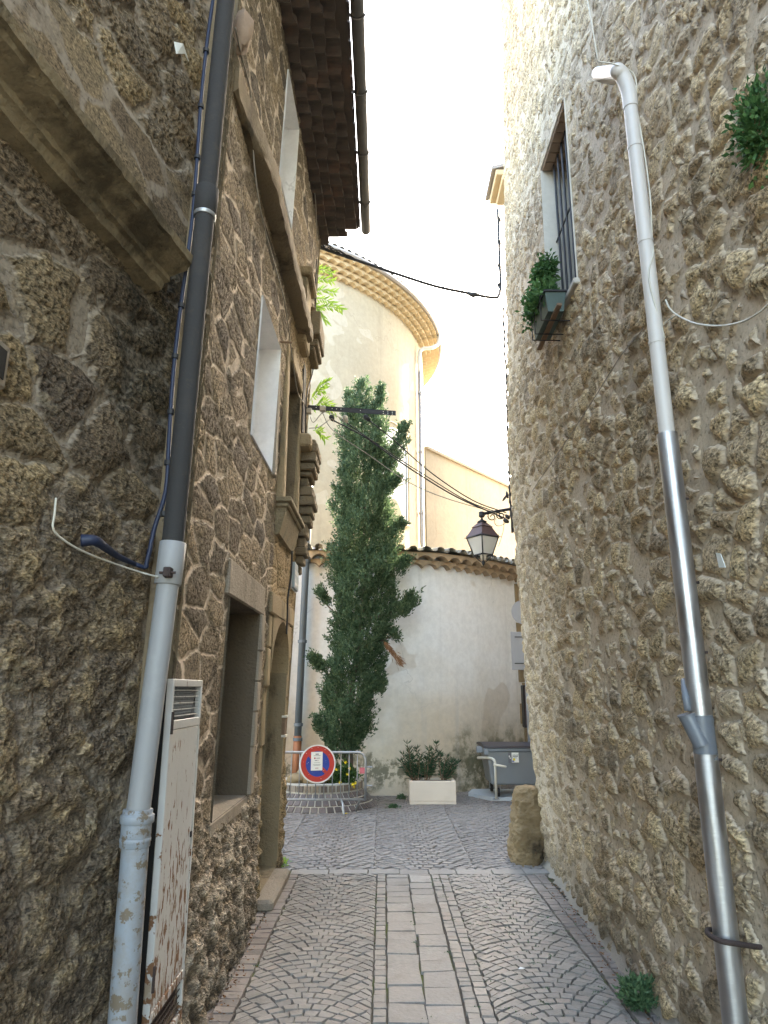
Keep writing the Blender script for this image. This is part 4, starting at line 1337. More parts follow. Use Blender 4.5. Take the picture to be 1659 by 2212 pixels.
add_branch([812, 822], [1500, 1480], [0.09, 0.05], 50, 0.1, 0.3)
per = 22
Cc, Dd, Ll, Ww = [], [], [], []
for (p, d, L, r) in spr:
    d = d / np.linalg.norm(d)
    t = rng.random(per) ** 0.8
    rr = r * (1 - 0.75 * t)[:, None]
    off = rng.normal(size=(per, 3)); off -= (off @ d)[:, None] * d
    off /= np.linalg.norm(off, axis=1)[:, None] + 1e-9
    Cc.append(p + d * (t * L)[:, None] + off * rr * rng.uniform(0.2, 1, (per, 1)))
    Dd.append(d * 1.1 + off * 0.75 + rng.normal(size=(per, 3)) * 0.25)
    Ll.append(rng.uniform(0.032, 0.062, per)); Ww.append(rng.uniform(0.014, 0.026, per))
V, F = leaf_quads(np.vstack(Cc), np.vstack(Dd), np.hstack(Ll), np.hstack(Ww))
MB().add(V, F).build('crown', M['cypress'], tree)
cen = [tree_at(v) for v in (1700, 1600, 1450, 1300, 1100, 950, 850)]
cen = [(c[0], TY, c[2]) for c in cen]
tb = ony(752, 1690, TY)
MB().tube(catmull([(tb.x - 0.02, TY, 0.25), (tb.x, TY, 0.75), cen[1], cen[2], cen[3], cen[4], cen[5]], 5), np.linspace(0.085, 0.012, 31)[:len(catmull([(0, 0, i) for i in range(7)], 5))], 8).build('trunk', M['trunk'], tree, smooth=True)
for (u0, v0, u1, v1) in ((745, 1480, 692, 1442), (760, 1400, 845, 1375), (765, 1340, 880, 1310), (750, 1500, 815, 1490), (740, 1330, 700, 1300), (750, 1590, 700, 1565), (775, 1060, 862, 960)):
    a = ony(u0, v0, TY); b = ony(u1, v1, TY - 0.1)
    mid = (a + b) / 2 + Vector((0, 0, -0.04))
    MB().tube(catmull([a, mid, b], 4), [0.022] * 4 + [0.012] * 5, 6).build('branch', M['trunk'], tree, smooth=True)
# dead brown sprig
Cc, Dd = [], []
a = np.array(ony(828, 1385, TY - 0.5)); b = np.array(ony(866, 1432, TY - 0.55))
for _ in range(420):
    t = rng.random(); Cc.append(a + (b - a) * t + rng.normal(size=3) * 0.022 * (0.4 + t)); Dd.append((b - a) / np.linalg.norm(b - a) + rng.normal(size=3) * 0.25)
V, F = leaf_quads(Cc, Dd, rng.uniform(0.05, 0.11, 420), 0.010)
MB().add(V, F).build('dead_branch', M['dead'], tree)
# cones
mb = MB()
for i in rng.choice(len(spr), 240, replace=False):
    p = spr[i][0]; dd = p - np.array([tree_at(1200)[0], TY, p[2]]); dd[2] = 0
    q = p + dd / (np.linalg.norm(dd) + 1e-6) * 0.05 + np.array([0, 0, 0.1]); r = rng.uniform(0.009, 0.015)
    O = [(1, 0, 0), (0, 1, 0), (-1, 0, 0), (0, -1, 0), (0, 0, 1), (0, 0, -1)]
    mb.add([q + np.array(o) * r for o in O], [(0, 1, 4), (1, 2, 4), (2, 3, 4), (3, 0, 4), (1, 0, 5), (2, 1, 5), (3, 2, 5), (0, 3, 5)])
tag(mb.build('cones', M['cone'], tree, smooth=True), kind='stuff')

# ------------------------------------------------------------------ round cobbled planter
PX, PY = -1.02, 11.78
pl = thing('round_planter', 'round raised planter skirted with purple setts under the cypress', 'planter', (PX, PY, 0))
def frustum(r0, r1, z0, z1, n=48):
    V = []; 
    for i in range(n):
        a = 2 * math.pi * i / n
        V += [(PX + r0 * math.cos(a), PY + r0 * math.sin(a), z0), (PX + r1 * math.cos(a), PY + r1 * math.sin(a), z1)]
    return V, [(2 * i, 2 * ((i + 1) % n), 2 * ((i + 1) % n) + 1, 2 * i + 1) for i in range(n)]
mb = MB(); V, F = frustum(0.92, 0.66, -0.01, 0.235); mb.add(V, F); V, F = frustum(0.66, 0.66, 0.235, 0.36); mb.add(V, F); V, F = frustum(0.66, 0.50, 0.36, 0.36); mb.add(V, F)
mb.build('skirt', M['pale_reveal'], pl)
def sett_ring(name, r0, r1, z0, z1, rows__, n, mat, h=0.010, gap=0.022):
    mb = MB()
    for k in range(rows__):
        f0 = k / rows__; f1 = (k + 1) / rows__
        for i in range(n):
            da = 2 * math.pi / n
            a0 = da * (i + 0.5 * (k % 2)) + gap / r0 / 2; a1 = a0 + da - gap / r0
            sl = math.hypot(r1 - r0, z1 - z0); g = gap / sl / 2
            nx = (z1 - z0) / sl; nz = (r0 - r1) / sl
            P = []
            for (ins, hh) in ((0, -0.002), (0.006, h)):
                for (a, f) in ((a0 + ins, f0 + g + ins), (a1 - ins, f0 + g + ins), (a1 - ins, f1 - g - ins), (a0 + ins, f1 - g - ins)):
                    r = r0 + (r1 - r0) * f + nx * hh; z = z0 + (z1 - z0) * f + nz * hh
                    P.append((PX + r * math.cos(a), PY + r * math.sin(a), z))
            mb.add(P, [(4, 5, 6, 7)] + [(j, (j + 1) % 4, 4 + (j + 1) % 4, 4 + j) for j in range(4)])
    mb.build(name, mat, pl)
sett_ring('skirt_setts', 0.92, 0.66, 0.0, 0.235, 3, 46, M['plinth_sett'])
sett_ring('rim_bricks', 0.67, 0.665, 0.245, 0.355, 1, 34, M['rim_brick'], 0.012)
mb = MB(); V, F = frustum(0.55, 0.01, 0.33, 0.40); mb.add(V, F); mb.build('soil', M['soil'], pl)
def rock(mb, c, s, seed):
    g = np.random.default_rng(seed)
    V = []; F = []
    nu, nv = 10, 7
    for j in range(nv):
        th = math.pi * j / (nv - 1)
        for i in range(nu):
            ph = 2 * math.pi * i / nu
            r = 1 + g.uniform(-0.18, 0.18)
            V.append((c[0] + s[0] * r * math.sin(th) * math.cos(ph), c[1] + s[1] * r * math.sin(th) * math.sin(ph), c[2] + s[2] * r * math.cos(th)))
    F = [(j * nu + i, j * nu + (i + 1) % nu, (j + 1) * nu + (i + 1) % nu, (j + 1) * nu + i) for j in range(nv - 1) for i in range(nu)]
    mb.add(V, F)
rocks = [((-1.35, 11.45), (0.17, 0.12, 0.08)), ((-1.10, 11.42), (0.20, 0.13, 0.10)), ((-0.88, 11.50), (0.10, 0.10, 0.06)), ((-1.25, 11.75), (0.15, 0.12, 0.12))]
for i, ((x, y), s) in enumerate(rocks):
    mb = MB(); rock(mb, (x, y, 0.38 + s[2] * 0.4), s, i)
    o = fixn(mb.build('rock', M['rock'], None, angle=50))
    tag(o, ['flat tan rock at the left of the planter bed', 'broad tan rock in front of the planter bed', 'small tan rock beside the yellow flowering shrub', 'tallest tan rock behind the others in the planter bed'][i], 'rock', 'rocks in the round planter')
# yellow-flowered shrub
def bush(parent, name, c, s, n, L, W, mat, hang=0.0, seed=1):
    P = rng.normal(size=(n, 3)); P /= np.linalg.norm(P, axis=1)[:, None]
    P *= rng.uniform(0.35, 1.0, (n, 1)) * (1 + 0.25 * np.sin(P[:, :1] * 9 + P[:, 2:] * 7 + seed))
    C = nparr(c) + P * nparr(s)
    D = P + nparr([0, 0, 0.5 - hang]) + rng.normal(size=(n, 3)) * 0.5
    V, F = leaf_quads(C, D, rng.uniform(L * 0.7, L * 1.3, n), rng.uniform(W * 0.7, W * 1.3, n), 0.08)
    return MB().add(V, F).build(name, mat, parent)
sh = thing('flowering_shrub', 'small leafy shrub dotted with yellow flowers in the round planter', 'shrub', (-0.62, 11.55, 0.35))
sc_ = ony(742, 1674, 11.55)
bush(sh, 'foliage', (sc_.x, 11.5, sc_.z), (0.26, 0.22, 0.19), 1500, 0.05, 0.028, M['shrub'])
bush(sh, 'foliage', (sc_.x - 0.28, 11.6, sc_.z - 0.07), (0.22, 0.2, 0.12), 700, 0.05, 0.028, M['shrub'], seed=4)
for k in range(4):
    MB().tube(catmull([(sc_.x + 0.03 * k - .05, 11.55, 0.36), (sc_.x + 0.05 * k - .08, 11.52, 0.46), (sc_.x + 0.1 * (k - 1.5), 11.5, sc_.z)], 4), 0.006, 5).build('stem', M['trunk'], sh)
for (u, v) in ((727, 1662), (768, 1691), (762, 1694), (755, 1660), (747, 1647), (735, 1690), (764, 1700), (751, 1672)):
    c = np.array(ony(u, v, 11.27 + rng.uniform(0, .05)))
    Dp = np.array([[math.cos(a), -0.4, math.sin(a)] for a in np.arange(0, 6.28, 1.05)])
    V, F = leaf_quads(np.repeat(c[None], 6, 0), Dp, 0.030, 0.026)
    MB().add(V, F).build('flower', M['yellow'], sh)

# ------------------------------------------------------------------ crowd barrier and sign
BY = 10.92
bar = thing('crowd_barrier', 'grey steel crowd barrier standing in front of the round planter', 'crowd barrier', (-0.6, BY, 0))
tl, tr = ony(560, 1620, BY), ony(790, 1625, BY)
bl, br = ony(560, 1721, BY), ony(788, 1727, BY)
ztop_, zbot = tr.z, br.z
x1b = tr.x; x0b = tl.x - 0.25; rc = 0.12
P = [(x0b, BY, zbot), (x0b, BY, ztop_ - rc)] + [(x0b + rc - rc * math.cos(a), BY, ztop_ - rc + rc * math.sin(a)) for a in np.linspace(0.2, math.pi / 2, 6)] + \
    [(x1b - rc + rc * math.sin(a), BY, ztop_ - rc + rc * math.cos(a)) for a in np.linspace(0, math.pi / 2, 8)] + [(x1b, BY, zbot)]
MB().tube(P, 0.019, 10).build('frame', M['galv'], bar, smooth=True)
MB().rod((x0b, BY, zbot), (x1b, BY, zbot), 0.017, 8).build('bottom_rail', M['galv'], bar, smooth=True)
nb_ = 15
for i in range(1, nb_):
    x = x0b + (x1b - x0b) * i / nb_
    MB().rod((x, BY, zbot), (x, BY, ztop_), 0.0075, 6).build('upright', M['galv'], bar, smooth=True)
for xf in (x1b - 0.36, x0b + 0.36):
    MB().tube([(xf, BY, zbot), (xf + 0.03, BY - 0.05, zbot - 0.05), (xf + 0.06, BY - 0.20, 0.012)], 0.016, 8).build('foot', M['galv'], bar, smooth=True)
    MB().tube([(xf + 0.28, BY, zbot), (xf + 0.26, BY + 0.05, zbot - 0.05), (xf + 0.22, BY + 0.16, 0.012)], 0.016, 8).build('foot', M['galv'], bar, smooth=True)
a = ony(777, 1658, BY - 0.01); b = ony(788, 1671, BY - 0.01)
mb = MB(); mb.box((a.x, BY - 0.012, b.z), (b.x, BY - 0.006, a.z)); mb.build('plate', M['pink'], bar)
for v in (1657, 1697):
    q = ony(790, v, BY); MB().rod(q, (q.x + 0.10, BY, q.z), 0.011, 6).build('hook', M['galv'], bar)
# round sign
SC = ony(686, 1650, BY - 0.10)
sgn_ = thing('no_parking_sign', 'round red and blue no parking sign with white notice hung on the barrier', 'road sign', tuple(SC))
e1 = Vector((math.cos(R(16)), math.sin(R(16)), 0.0)); e2 = Vector((-0.05, 0.10, 1)).normalized(); e3 = e1.cross(e2).normalized(); e2 = e3.cross(e1).normalized()
SRr = (ony(686, 1608.5, BY - 0.1).z - ony(686, 1692, BY - 0.1).z) / 2
def sp(x, y, o): return SC + e1 * (x * SRr) + e2 * (y * SRr) + e3 * o
def disc(name, r0, r1, o0, o1, mat, n=56, a0=0.0, a1=2 * math.pi):
    mb = MB(); V = []; F = []
    k = n if a1 - a0 > 6.28 else n + 1
    for i in range(k):
        a = a0 + (a1 - a0) * i / n
        V += [sp(r0 * math.cos(a), r0 * math.sin(a), o0), sp(r1 * math.cos(a), r1 * math.sin(a), o0), sp(r1 * math.cos(a), r1 * math.sin(a), o1), sp(r0 * math.cos(a), r0 * math.sin(a), o1)]
    for i in range(n):
        j = (i + 1) % k
        F += [(4 * i + m_, 4 * j + m_, 4 * j + (m_ + 1) % 4, 4 * i + (m_ + 1) % 4) for m_ in range(4)]
    return fixn(mb.add(V, F).build(name, mat, sgn_))
sgnn = 1 if e3.y < 0 else -1
disc('rim', 0.93, 1.0, -0.012, sgnn * 0.010, M['white_paint'])
disc('plate', 0.001, 0.94, -0.008, sgnn * 0.002, M['signback'])
disc('red_ring', 0.66, 0.935, sgnn * 0.002, sgnn * 0.005, M['red'])
disc('blue_disc', 0.001, 0.67, sgnn * 0.0015, sgnn * 0.004, M['blue'])
def stripe(name, pts, o, mat, th=0.002):
    P = [sp(x, y, sgnn * o) for x, y in pts]
    return fixn(MB().prism(P, e3 * (sgnn * th)).build(name, mat, sgn_))
stripe('red_bar', [(-0.52, 0.40), (-0.40, 0.52), (0.52, -0.40), (0.40, -0.52)], 0.0045, M['red'])
stripe('notice', [(-0.36, 0.62), (0.28, 0.62), (0.26, -0.34), (-0.38, -0.34)], 0.008, M['paper'], 0.001)
for i, (y, x0, x1, h, m_) in enumerate(((0.50, -0.12, 0.06, 0.05, 'ink'), (0.42, -0.22, 0.16, 0.022, 'ink'), (0.29, -0.20, -0.12, 0.08, 'ink_red'), (0.30, -0.08, 0.14, 0.02, 'ink'), (0.26, -0.08, 0.12, 0.016, 'ink'),
                            (0.17, -0.16, -0.02, 0.035, 'ink'), (0.16, 0.0, 0.06, 0.02, 'ink_red'), (0.06, -0.20, 0.12, 0.014, 'ink'), (-0.04, -0.26, 0.16, 0.016, 'ink'), (-0.08, -0.22, 0.12, 0.014, 'ink'), (-0.22, -0.14, 0.04, 0.03, 'ink_red'))):
    stripe('notice_print', [(x0, y + h / 2), (x1, y + h / 2), (x1, y - h / 2), (x0, y - h / 2)], 0.0095, M[m_], 0.0006)
for _ in range(26):
    a = rng.uniform(0, 6.28); r = rng.uniform(0.35, 0.9); x, y = r * math.cos(a), r * math.sin(a)
    if -0.40 < x < 0.30 and -0.4 < y < 0.65: continue
    dx, dy = rng.uniform(-0.06, 0.06), rng.uniform(-0.02, 0.02)
    stripe('scratch', [(x, y), (x + dx, y + dy), (x + dx, y + dy + 0.014), (x, y + 0.018)], 0.0068, M['scratch'], 0.0006)

# ------------------------------------------------------------------ cream planter with oleander
f0 = gnd(885, 1739); f1 = gnd(985.5, 1738)
zt = ony(935, 1687, f0.y).z
bp = thing('planter_box', 'cream concrete trough planter by the chapel wall', 'planter', (f0.x, f0.y, 0))
def planter_box(x0, x1, y0, y1, z1):
    mb = MB(); w = 0.045
    mb.box((x0, y0, 0.006), (x1, y1, 0.05), bev=0.006)
    mb.box((x0, y0 - 0.002, 0.05), (x1, y0 + w, z1), bev=0.008)
    mb.box((x0, y1 - w, 0.05), (x1, y1 + 0.002, z1), bev=0.008)
    mb.box((x0 - 0.002, y0 + w, 0.05), (x0 + w, y1 - w, z1 - 0.002), bev=0.006)
    mb.box((x1 - w, y0 + w, 0.05), (x1 + 0.002, y1 - w, z1 - 0.002), bev=0.006)
    return mb
planter_box(f0.x, f1.x, f0.y, f0.y + 0.42, zt).build('trough', M['planter'], bp)
mb = MB(); mb.box((f0.x + 0.04, f0.y + 0.04, 0.1), (f1.x - 0.04, f0.y + 0.38, zt - 0.03)); mb.build('soil', M['soil'], bp)
def oleander(name, label, stems, base_y):
    t = thing(name, label, 'shrub', tuple(ony(stems[0][0], 1690, base_y)), 'oleanders in the cream planter')
    allC, allD = [], []
    for (ub, vb, ut, vt) in stems:
        a = ony(ub, vb, base_y + rng.uniform(-.08, .08)); b = ony(ut, vt, base_y + rng.uniform(-0.14, 0.14))
        mid = a.lerp(b, 0.5) + Vector((rng.uniform(-.03, .03), 0, -0.02))
        pts = catmull([a - Vector((0, 0, 0.04)), mid, b], 6)
        MB().tube(pts, np.linspace(0.009, 0.003, len(pts)), 5).build('stem', M['wood'], t)
        nL = 60
        for k in range(nL):
            f = rng.uniform(0.28, 1.0)
            p = pts[min(int(f * (len(pts) - 1)), len(pts) - 1)]
            w = rng.uniform(0, 6.28)
            allC.append(np.array(p)); allD.append(np.array([math.cos(w), math.sin(w), rng.uniform(0.5, 1.4) if f > .8 else rng.uniform(-0.1, 0.9)]))
    n = len(allC)
    V, F = leaf_quads(allC, allD, rng.uniform(0.075, 0.13, n), rng.uniform(0.013, 0.019, n), 0.05)
    MB().add(V, F).build('foliage', M['oleander'], t)
oy = f0.y + 0.2
oleander('oleander', 'broadest bushiest oleander at the left of the cream planter', [(893, 1686, 878, 1600), (893, 1686, 862, 1640), (896, 1686, 900, 1612), (898, 1686, 912, 1625), (893, 1686, 872, 1660), (890, 1686, 884, 1615), (900, 1686, 905, 1640), (893, 1686, 884, 1640), (893, 1686, 868, 1625), (897, 1686, 890, 1628), (897, 1686, 880, 1650), (900, 1686, 918, 1650), (896, 1686, 905, 1655)], oy)
oleander('oleander', 'upright oleander with long bare stems in the middle of the planter', [(918, 1686, 945, 1600), (920, 1686, 928, 1610), (922, 1686, 936, 1625), (918, 1686, 922, 1635), (924, 1686, 950, 1622), (922, 1686, 932, 1640), (920, 1686, 941, 1640)], oy)
oleander('oleander', 'smallest oleander at the right end of the cream planter', [(955, 1686, 966, 1630), (955, 1686, 980, 1640), (957, 1686, 992, 1645), (955, 1686, 960, 1650), (957, 1686, 970, 1655), (958, 1686, 982, 1660), (955, 1686, 952, 1625)], oy)

# ------------------------------------------------------------------ wheeled bin on its slab
BYF = 12.02
sl0 = gnd(1062, 1731)
sb = thing('bin_slab', 'pale flat slab under the grey bin', 'slab', (sl0.x, sl0.y, 0))
a = gnd(1016, 1722)
mb = MB()
zz = 0.055
mb.prism([(sl0.x, sl0.y, 0.004), (sl0.x + 1.7, sl0.y, 0.004), (sl0.x + 1.7, sl0.y + 1.0, 0.004), (a.x + 0.1, sl0.y + 1.0, 0.004), (a.x - 0.02, a.y + 0.1, 0.004)], (0, 0, zz)); fixn(mb.build('slab', M['slab'], sb))
bn = thing('wheeled_bin', 'large grey wheeled rubbish bin with dark lid beside the right house', 'bin', (2.3, BYF, 0.06))
p = lambda u, v, y=BYF: ony(u, v, y)
xl0 = p(1052, 1640).x; xl1 = p(1057, 1697).x; zb_ = p(1060, 1697).z; zt_ = p(1060, 1622).z; zl = p(1060, 1604).z
Wd = 1.20; Dp_ = 0.86
def taper(mb, x0a, x1a, ya, yb, za_, x0c, x1c, yc, yd, zc, bev=0.0):
    mb.add([(x0a, ya, za_), (x1a, ya, za_), (x1a, yb, za_), (x0a, yb, za_), (x0c, yc, zc), (x1c, yc, zc), (x1c, yd, zc), (x0c, yd, zc)],
           [(3, 2, 1, 0), (4, 5, 6, 7), (0, 1, 5, 4), (1, 2, 6, 5), (2, 3, 7, 6), (3, 0, 4, 7)])
mb = MB(); taper(mb, xl1 + 0.05, xl1 + Wd - 0.05, BYF + 0.06, BYF + Dp_ - 0.06, zb_, xl0, xl0 + Wd + 0.04, BYF, BYF + Dp_, zt_)
bd = fixn(mb.build('body', M['bin'], bn))
bvm = bd.modifiers.new('bevel', 'BEVEL'); bvm.width = 0.03; bvm.segments = 3
mb = MB(); mb.box((xl0 - 0.04, BYF - 0.035, zt_ - 0.01), (xl0 + Wd + 0.08, BYF + Dp_ + 0.03, zt_ + 0.045), bev=0.015); mb.build('rim', M['bin_rim'], bn)
mb = MB(); mb.box((xl0 - 0.05, BYF - 0.045, zt_ - 0.06), (xl0 + 0.02, BYF + 0.03, zt_ + 0.04), bev=0.008); mb.box((xl0 - 0.13, BYF + 0.25, zt_ - 0.05), (xl0 - 0.03, BYF + 0.34, zt_ + 0.05), bev=0.008); mb.build('handle', M['bin_rim'], bn)
mb = MB()
Lv = []
for i in range(9):
    f = i / 8
    y = BYF - 0.05 + (Dp_ + 0.10) * f
    z = zt_ + 0.05 + 0.06 * math.sin(math.pi * (0.15 + 0.75 * f))
    Lv += [(xl0 - 0.05, y, z - 0.0), (xl0 + Wd + 0.09, y, z)]
mb.add(Lv + [(x, y, zt_ + 0.046) for x, y, z in Lv], [(2 * i, 2 * i + 1, 2 * i + 3, 2 * i + 2) for i in range(8)] + [(18 + 2 * i, 20 + 2 * i, 2 * i + 2, 2 * i) for i in range(8)] + [(0, 18, 19, 1), (16, 17, 35, 34)])
fixn(mb.build('lid', M['bin_lid'], bn))
for (x, y) in ((xl1 + 0.16, BYF + 0.10), (xl1 + Wd - 0.2, BYF + 0.10), (xl1 + 0.14, BYF + Dp_ - 0.14), (xl1 + Wd - 0.2, BYF + Dp_ - 0.14)):
    w = MB().tube([(x - 0.022, y, 0.128), (x - 0.018, y, 0.128), (x + 0.018, y, 0.128), (x + 0.022, y, 0.128)], [0.058, 0.068, 0.068, 0.058], 18).build('wheel', M['rubber'], bn, angle=40)
    mb = MB(); mb.box((x - 0.035, y - 0.02, 0.12), (x - 0.028, y + 0.03, zb_ + 0.01)); mb.box((x + 0.028, y - 0.02, 0.12), (x + 0.035, y + 0.03, zb_ + 0.01)); mb.rod((x - 0.04, y, 0.128), (x + 0.04, y, 0.128), 0.012)
    mb.build('fork', M['galv'], bn)
def sticker(u0, v0, u1, v1, mat, name='sticker', off=0.012):
    a = ony(u0, v0, BYF - off); b = ony(u1, v1, BYF - off)
    MB().box((a.x, BYF - off - 0.001, b.z), (b.x, BYF - off, a.z)).build(name, mat, bn)
sticker(1097.5, 1626, 1104.5, 1648, M['ink'])
sticker(1105, 1625.7, 1121, 1647, M['paper'])
stc = [('white_paint', (1099, 1632, 1101.5, 1636)), ('white_paint', (1101, 1636.5, 1104, 1639)), ('yellow', (1108, 1638, 1113, 1643)), ('blue', (1106, 1643, 1111, 1645.5)), ('ink', (1107, 1632.5, 1119, 1634.3))]
for m_, (a0, b0, a1_, b1_) in stc: sticker(a0, b0, a1_, b1_, M[m_], 'sticker_print', 0.0145)
def text(s, loc, size, mat, parent, rot=(math.pi / 2, 0, 0), name='lettering', ext=0.0006):
    cu = bpy.data.curves.new(name, 'FONT'); cu.body = s; cu.size = size; cu.extrude = ext
    cu.materials.append(mat)
    tmp = bpy.data.objects.new(name, cu); COL.objects.link(tmp)
    tmp.rotation_euler = rot; tmp.location = loc
    bpy.context.view_layer.update()
    dg = bpy.context.evaluated_depsgraph_get()
    me = bpy.data.meshes.new_from_object(tmp.evaluated_get(dg))
    me.transform(tmp.matrix_world)
    if parent is not None: me.transform(Matrix.Translation(-wloc(parent)))
    bpy.data.objects.remove(tmp)
    o = bpy.data.objects.new(name, me); COL.objects.link(o)
    o.parent = parent
    if not me.materials: me.materials.append(mat)
    return o
q = ony(1107, 1631.5, BYF - 0.016); text('EMBALLAGES', q, 0.018, M['ink'], bn)
q = ony(1106, 1638, BYF - 0.016); text('JE TRIE', q, 0.026, M['ink'], bn)
# bent white rail in front of the bin
rl = thing('bin_guard_rail', 'bent white tube rail with side arm in front of the grey bin', 'rail', tuple(gnd(1069, 1724)))
RY = BYF - 0.16
q = [ony(1070, 1721, RY), ony(1069.5, 1650, RY), ony(1068, 1643, RY + .02), ony(1062, 1638.5, RY + 0.08), ony(1050, 1637, RY + 0.22), ony(1032, 1637, RY + 0.45)]
q[0] = Vector((q[1].x, RY, 0.055))
MB().tube([q[0]] + catmull(q[1:], 5), 0.021, 10).build('tube', M['cable_white'], rl, smooth=True)
a = ony(1066, 1651, RY - 0.02); b = ony(1094, 1657, RY - 0.35 + 0.3)
MB().rod(a, b, 0.019, 10).build('arm', M['cable_white'], rl, smooth=True)
mb = MB(); mb.box((q[0].x - 0.05, RY - 0.05, 0.059), (q[0].x + 0.05, RY + 0.05, 0.067)); mb.build('foot_plate', M['galv'], rl)

# ------------------------------------------------------------------ guard stone at the corner
import mathutils.noise as mn
a = gnd(1104, 1848)
def boulder(name, outline, y, depth, mat, label, cat):
    # outline: (z, x_left, x_right) at distance y
    mb = MB(); V = []; n = 72
    for (z, xa_, xb_) in outline:
        xb_ += 0.06
        cx, hw = (xa_ + xb_) / 2, (xb_ - xa_) / 2
        for i in range(n):
            w = 2 * math.pi * i / n
            cw, sw = math.cos(w), math.sin(w)
            k = (abs(cw) ** 3 + abs(sw) ** 3) ** (-1 / 3)
            px, py = cx + hw * cw * k, y + depth * (hw / 0.3) ** 0.4 * sw * k
            nz = mn.fractal(Vector((px * 5, py * 5, z * 5)), 0.55, 2.1, 8) * 0.045 - 0.03 * max(0, mn.noise(Vector((px * 9, py * 9, z * 6))))
            V.append((px + cw * nz, py + sw * nz, z + nz * 0.3))
    m = len(outline)
    F = [(j * n + i, j * n + (i + 1) % n, (j + 1) * n + (i + 1) % n, (j + 1) * n + i) for j in range(m - 1) for i in range(n)]
    F += [tuple((m - 1) * n + i for i in range(n))]
    o = mb.add(V, F).build(name, mat, angle=60)
    return tag(o, label, cat)
GY = 7.98
ol = []
for v, u0, u1 in ((1850, 1103, 1162), (1830, 1104, 1164), (1800, 1105, 1168), (1770, 1107, 1170), (1740, 1109, 1168), (1720, 1112, 1166), (1708, 1117, 1163), (1701, 1124, 1158), (1698, 1132, 1150)):
    l, r = ony(u0, v, GY), ony(u1, v, GY)
    z = l.z if v < 1850 else -0.02
    ol.append((z, l.x, r.x))
# denser rings
zz_ = np.linspace(ol[0][0], ol[-1][0], 90); zs_ = [o[0] for o in ol]
ol2 = [(z, float(np.interp(z, zs_, [o[1] for o in ol])), float(np.interp(z, zs_, [o[2] for o in ol]))) for z in zz_]
boulder('guard_stone', ol2, GY, 0.24, M['guard'], 'worn ochre guard stone leaning at the foot of the rounded corner', 'guard stone')

# ------------------------------------------------------------------ lantern on its bracket
LY = 8.30
lc = ony(1043, 1180, LY)
lamp = thing('street_lantern', 'dark maroon four sided lantern with opal panes on a scrolled wall bracket', 'street lamp', tuple(lc))
rotL = R(35)
def lv(v): return ony(1043, v, LY).z
def frame4(hw, z): 
    return [Vector((lc.x + hw * math.sqrt(2) * math.cos(rotL + math.pi / 4 + k * math.pi / 2), LY + hw * math.sqrt(2) * math.sin(rotL + math.pi / 4 + k * math.pi / 2), z)) for k in range(4)]
zA, zB, zC, zD = lv(1140), lv(1161), lv(1199), lv(1214)
px = ony(1044, 1160, LY).x - ony(1043, 1160, LY).x
hwT, hwB, hwR = 24 * px, 14 * px, 15 * px
ft, fb, fr = frame4(hwT, zB), frame4(hwB, zC), frame4(hwR, zA)
for k in range(4):
    j = (k + 1) % 4
    g = 0.93
    mb = MB(); P = [fb[k] * .985 + lc * .015, fb[j] * .985 + lc * .015, ft[j] * .985 + lc * .015, ft[k] * .985 + lc * .015]
    P = [Vector(((p_.x - lc.x) * .97 + lc.x, (p_.y - LY) * .97 + LY, z_)) for p_, z_ in zip((fb[k], fb[j], ft[j], ft[k]), (zC, zC, zB, zB))]
    nrm = (P[1] - P[0]).cross(P[3] - P[0]).normalized()
    mb.prism(P, nrm * 0.004); fixn(mb.build('pane', M['opal'], lamp))
mb = MB()
for k in range(4):
    j = (k + 1) % 4
    mb.rod(fb[k], ft[k], 0.009, 6); mb.rod(ft[k], ft[j], 0.012, 6); mb.rod(fb[k], fb[j], 0.009, 6)
    out = (ft[k] - Vector((lc.x, LY, zB))).normalized()
    mb.rod(ft[k], ft[k] + out * 0.035, 0.008, 5, 0.002)
    mb.rod(ft[k], ft[k] + Vector((0, 0, 0.03)), 0.005, 5); mb.rod(fb[k], fb[k] - Vector((0, 0, 0.03)), 0.006, 5)
    b0 = fb[k]; b3 = Vector((lc.x, LY, zD))
    mb.tube(catmull([b0, b0.lerp(b3, 0.35) - Vector((0, 0, 0.012)), b0.lerp(b3, 0.75) - Vector((0, 0, 0.02)), b3], 4), 0.006, 5)
mb.build('frame', M['black_iron'], lamp, smooth=True)
mb = MB()
for k in range(4):
    j = (k + 1) % 4
    e_ = 1.07
    q = [Vector(((p_.x - lc.x) * e_ + lc.x, (p_.y - LY) * e_ + LY, p_.z)) for p_ in (ft[k], ft[j])]
    mb.quad(q[0], q[1], fr[j], fr[k])
fr2 = frame4(hwR * 1.12, zA + 0.004); ap = frame4(0.045, lv(1130))
for k in range(4): mb.quad(fr2[k], fr2[(k + 1) % 4], ap[(k + 1) % 4], ap[k])
fixn(mb.build('hood', M['lamp_maroon'], lamp))
mb = MB()
cz = [(1131, 0.045), (1128, 0.062), (1126, 0.055), (1123, 0.022), (1121, 0.012), (1113, 0.012)]
mb.tube([Vector((lc.x, LY, lv(v))) for v, _ in cz], [r for _, r in cz], 14); mb.build('cap', M['black_iron'], lamp, smooth=True)
MB().tube([Vector((lc.x, LY, zD + 0.012)), Vector((lc.x, LY, zD)), Vector((lc.x, LY, zD - 0.02)), Vector((lc.x, LY, zD - 0.045))], [0.02, 0.014, 0.022, 0.004], 10).build('finial', M['black_iron'], lamp, smooth=True)
MB().tube([Vector((lc.x, LY, zC + 0.05)), Vector((lc.x, LY, zC - 0.06))], [0.05, 0.03], 12).build('bulb', M['opal'], lamp, smooth=True)
h0 = Vector((lc.x, LY, lv(1110))); h1 = ony(1104, 1099, LY + 0.02)
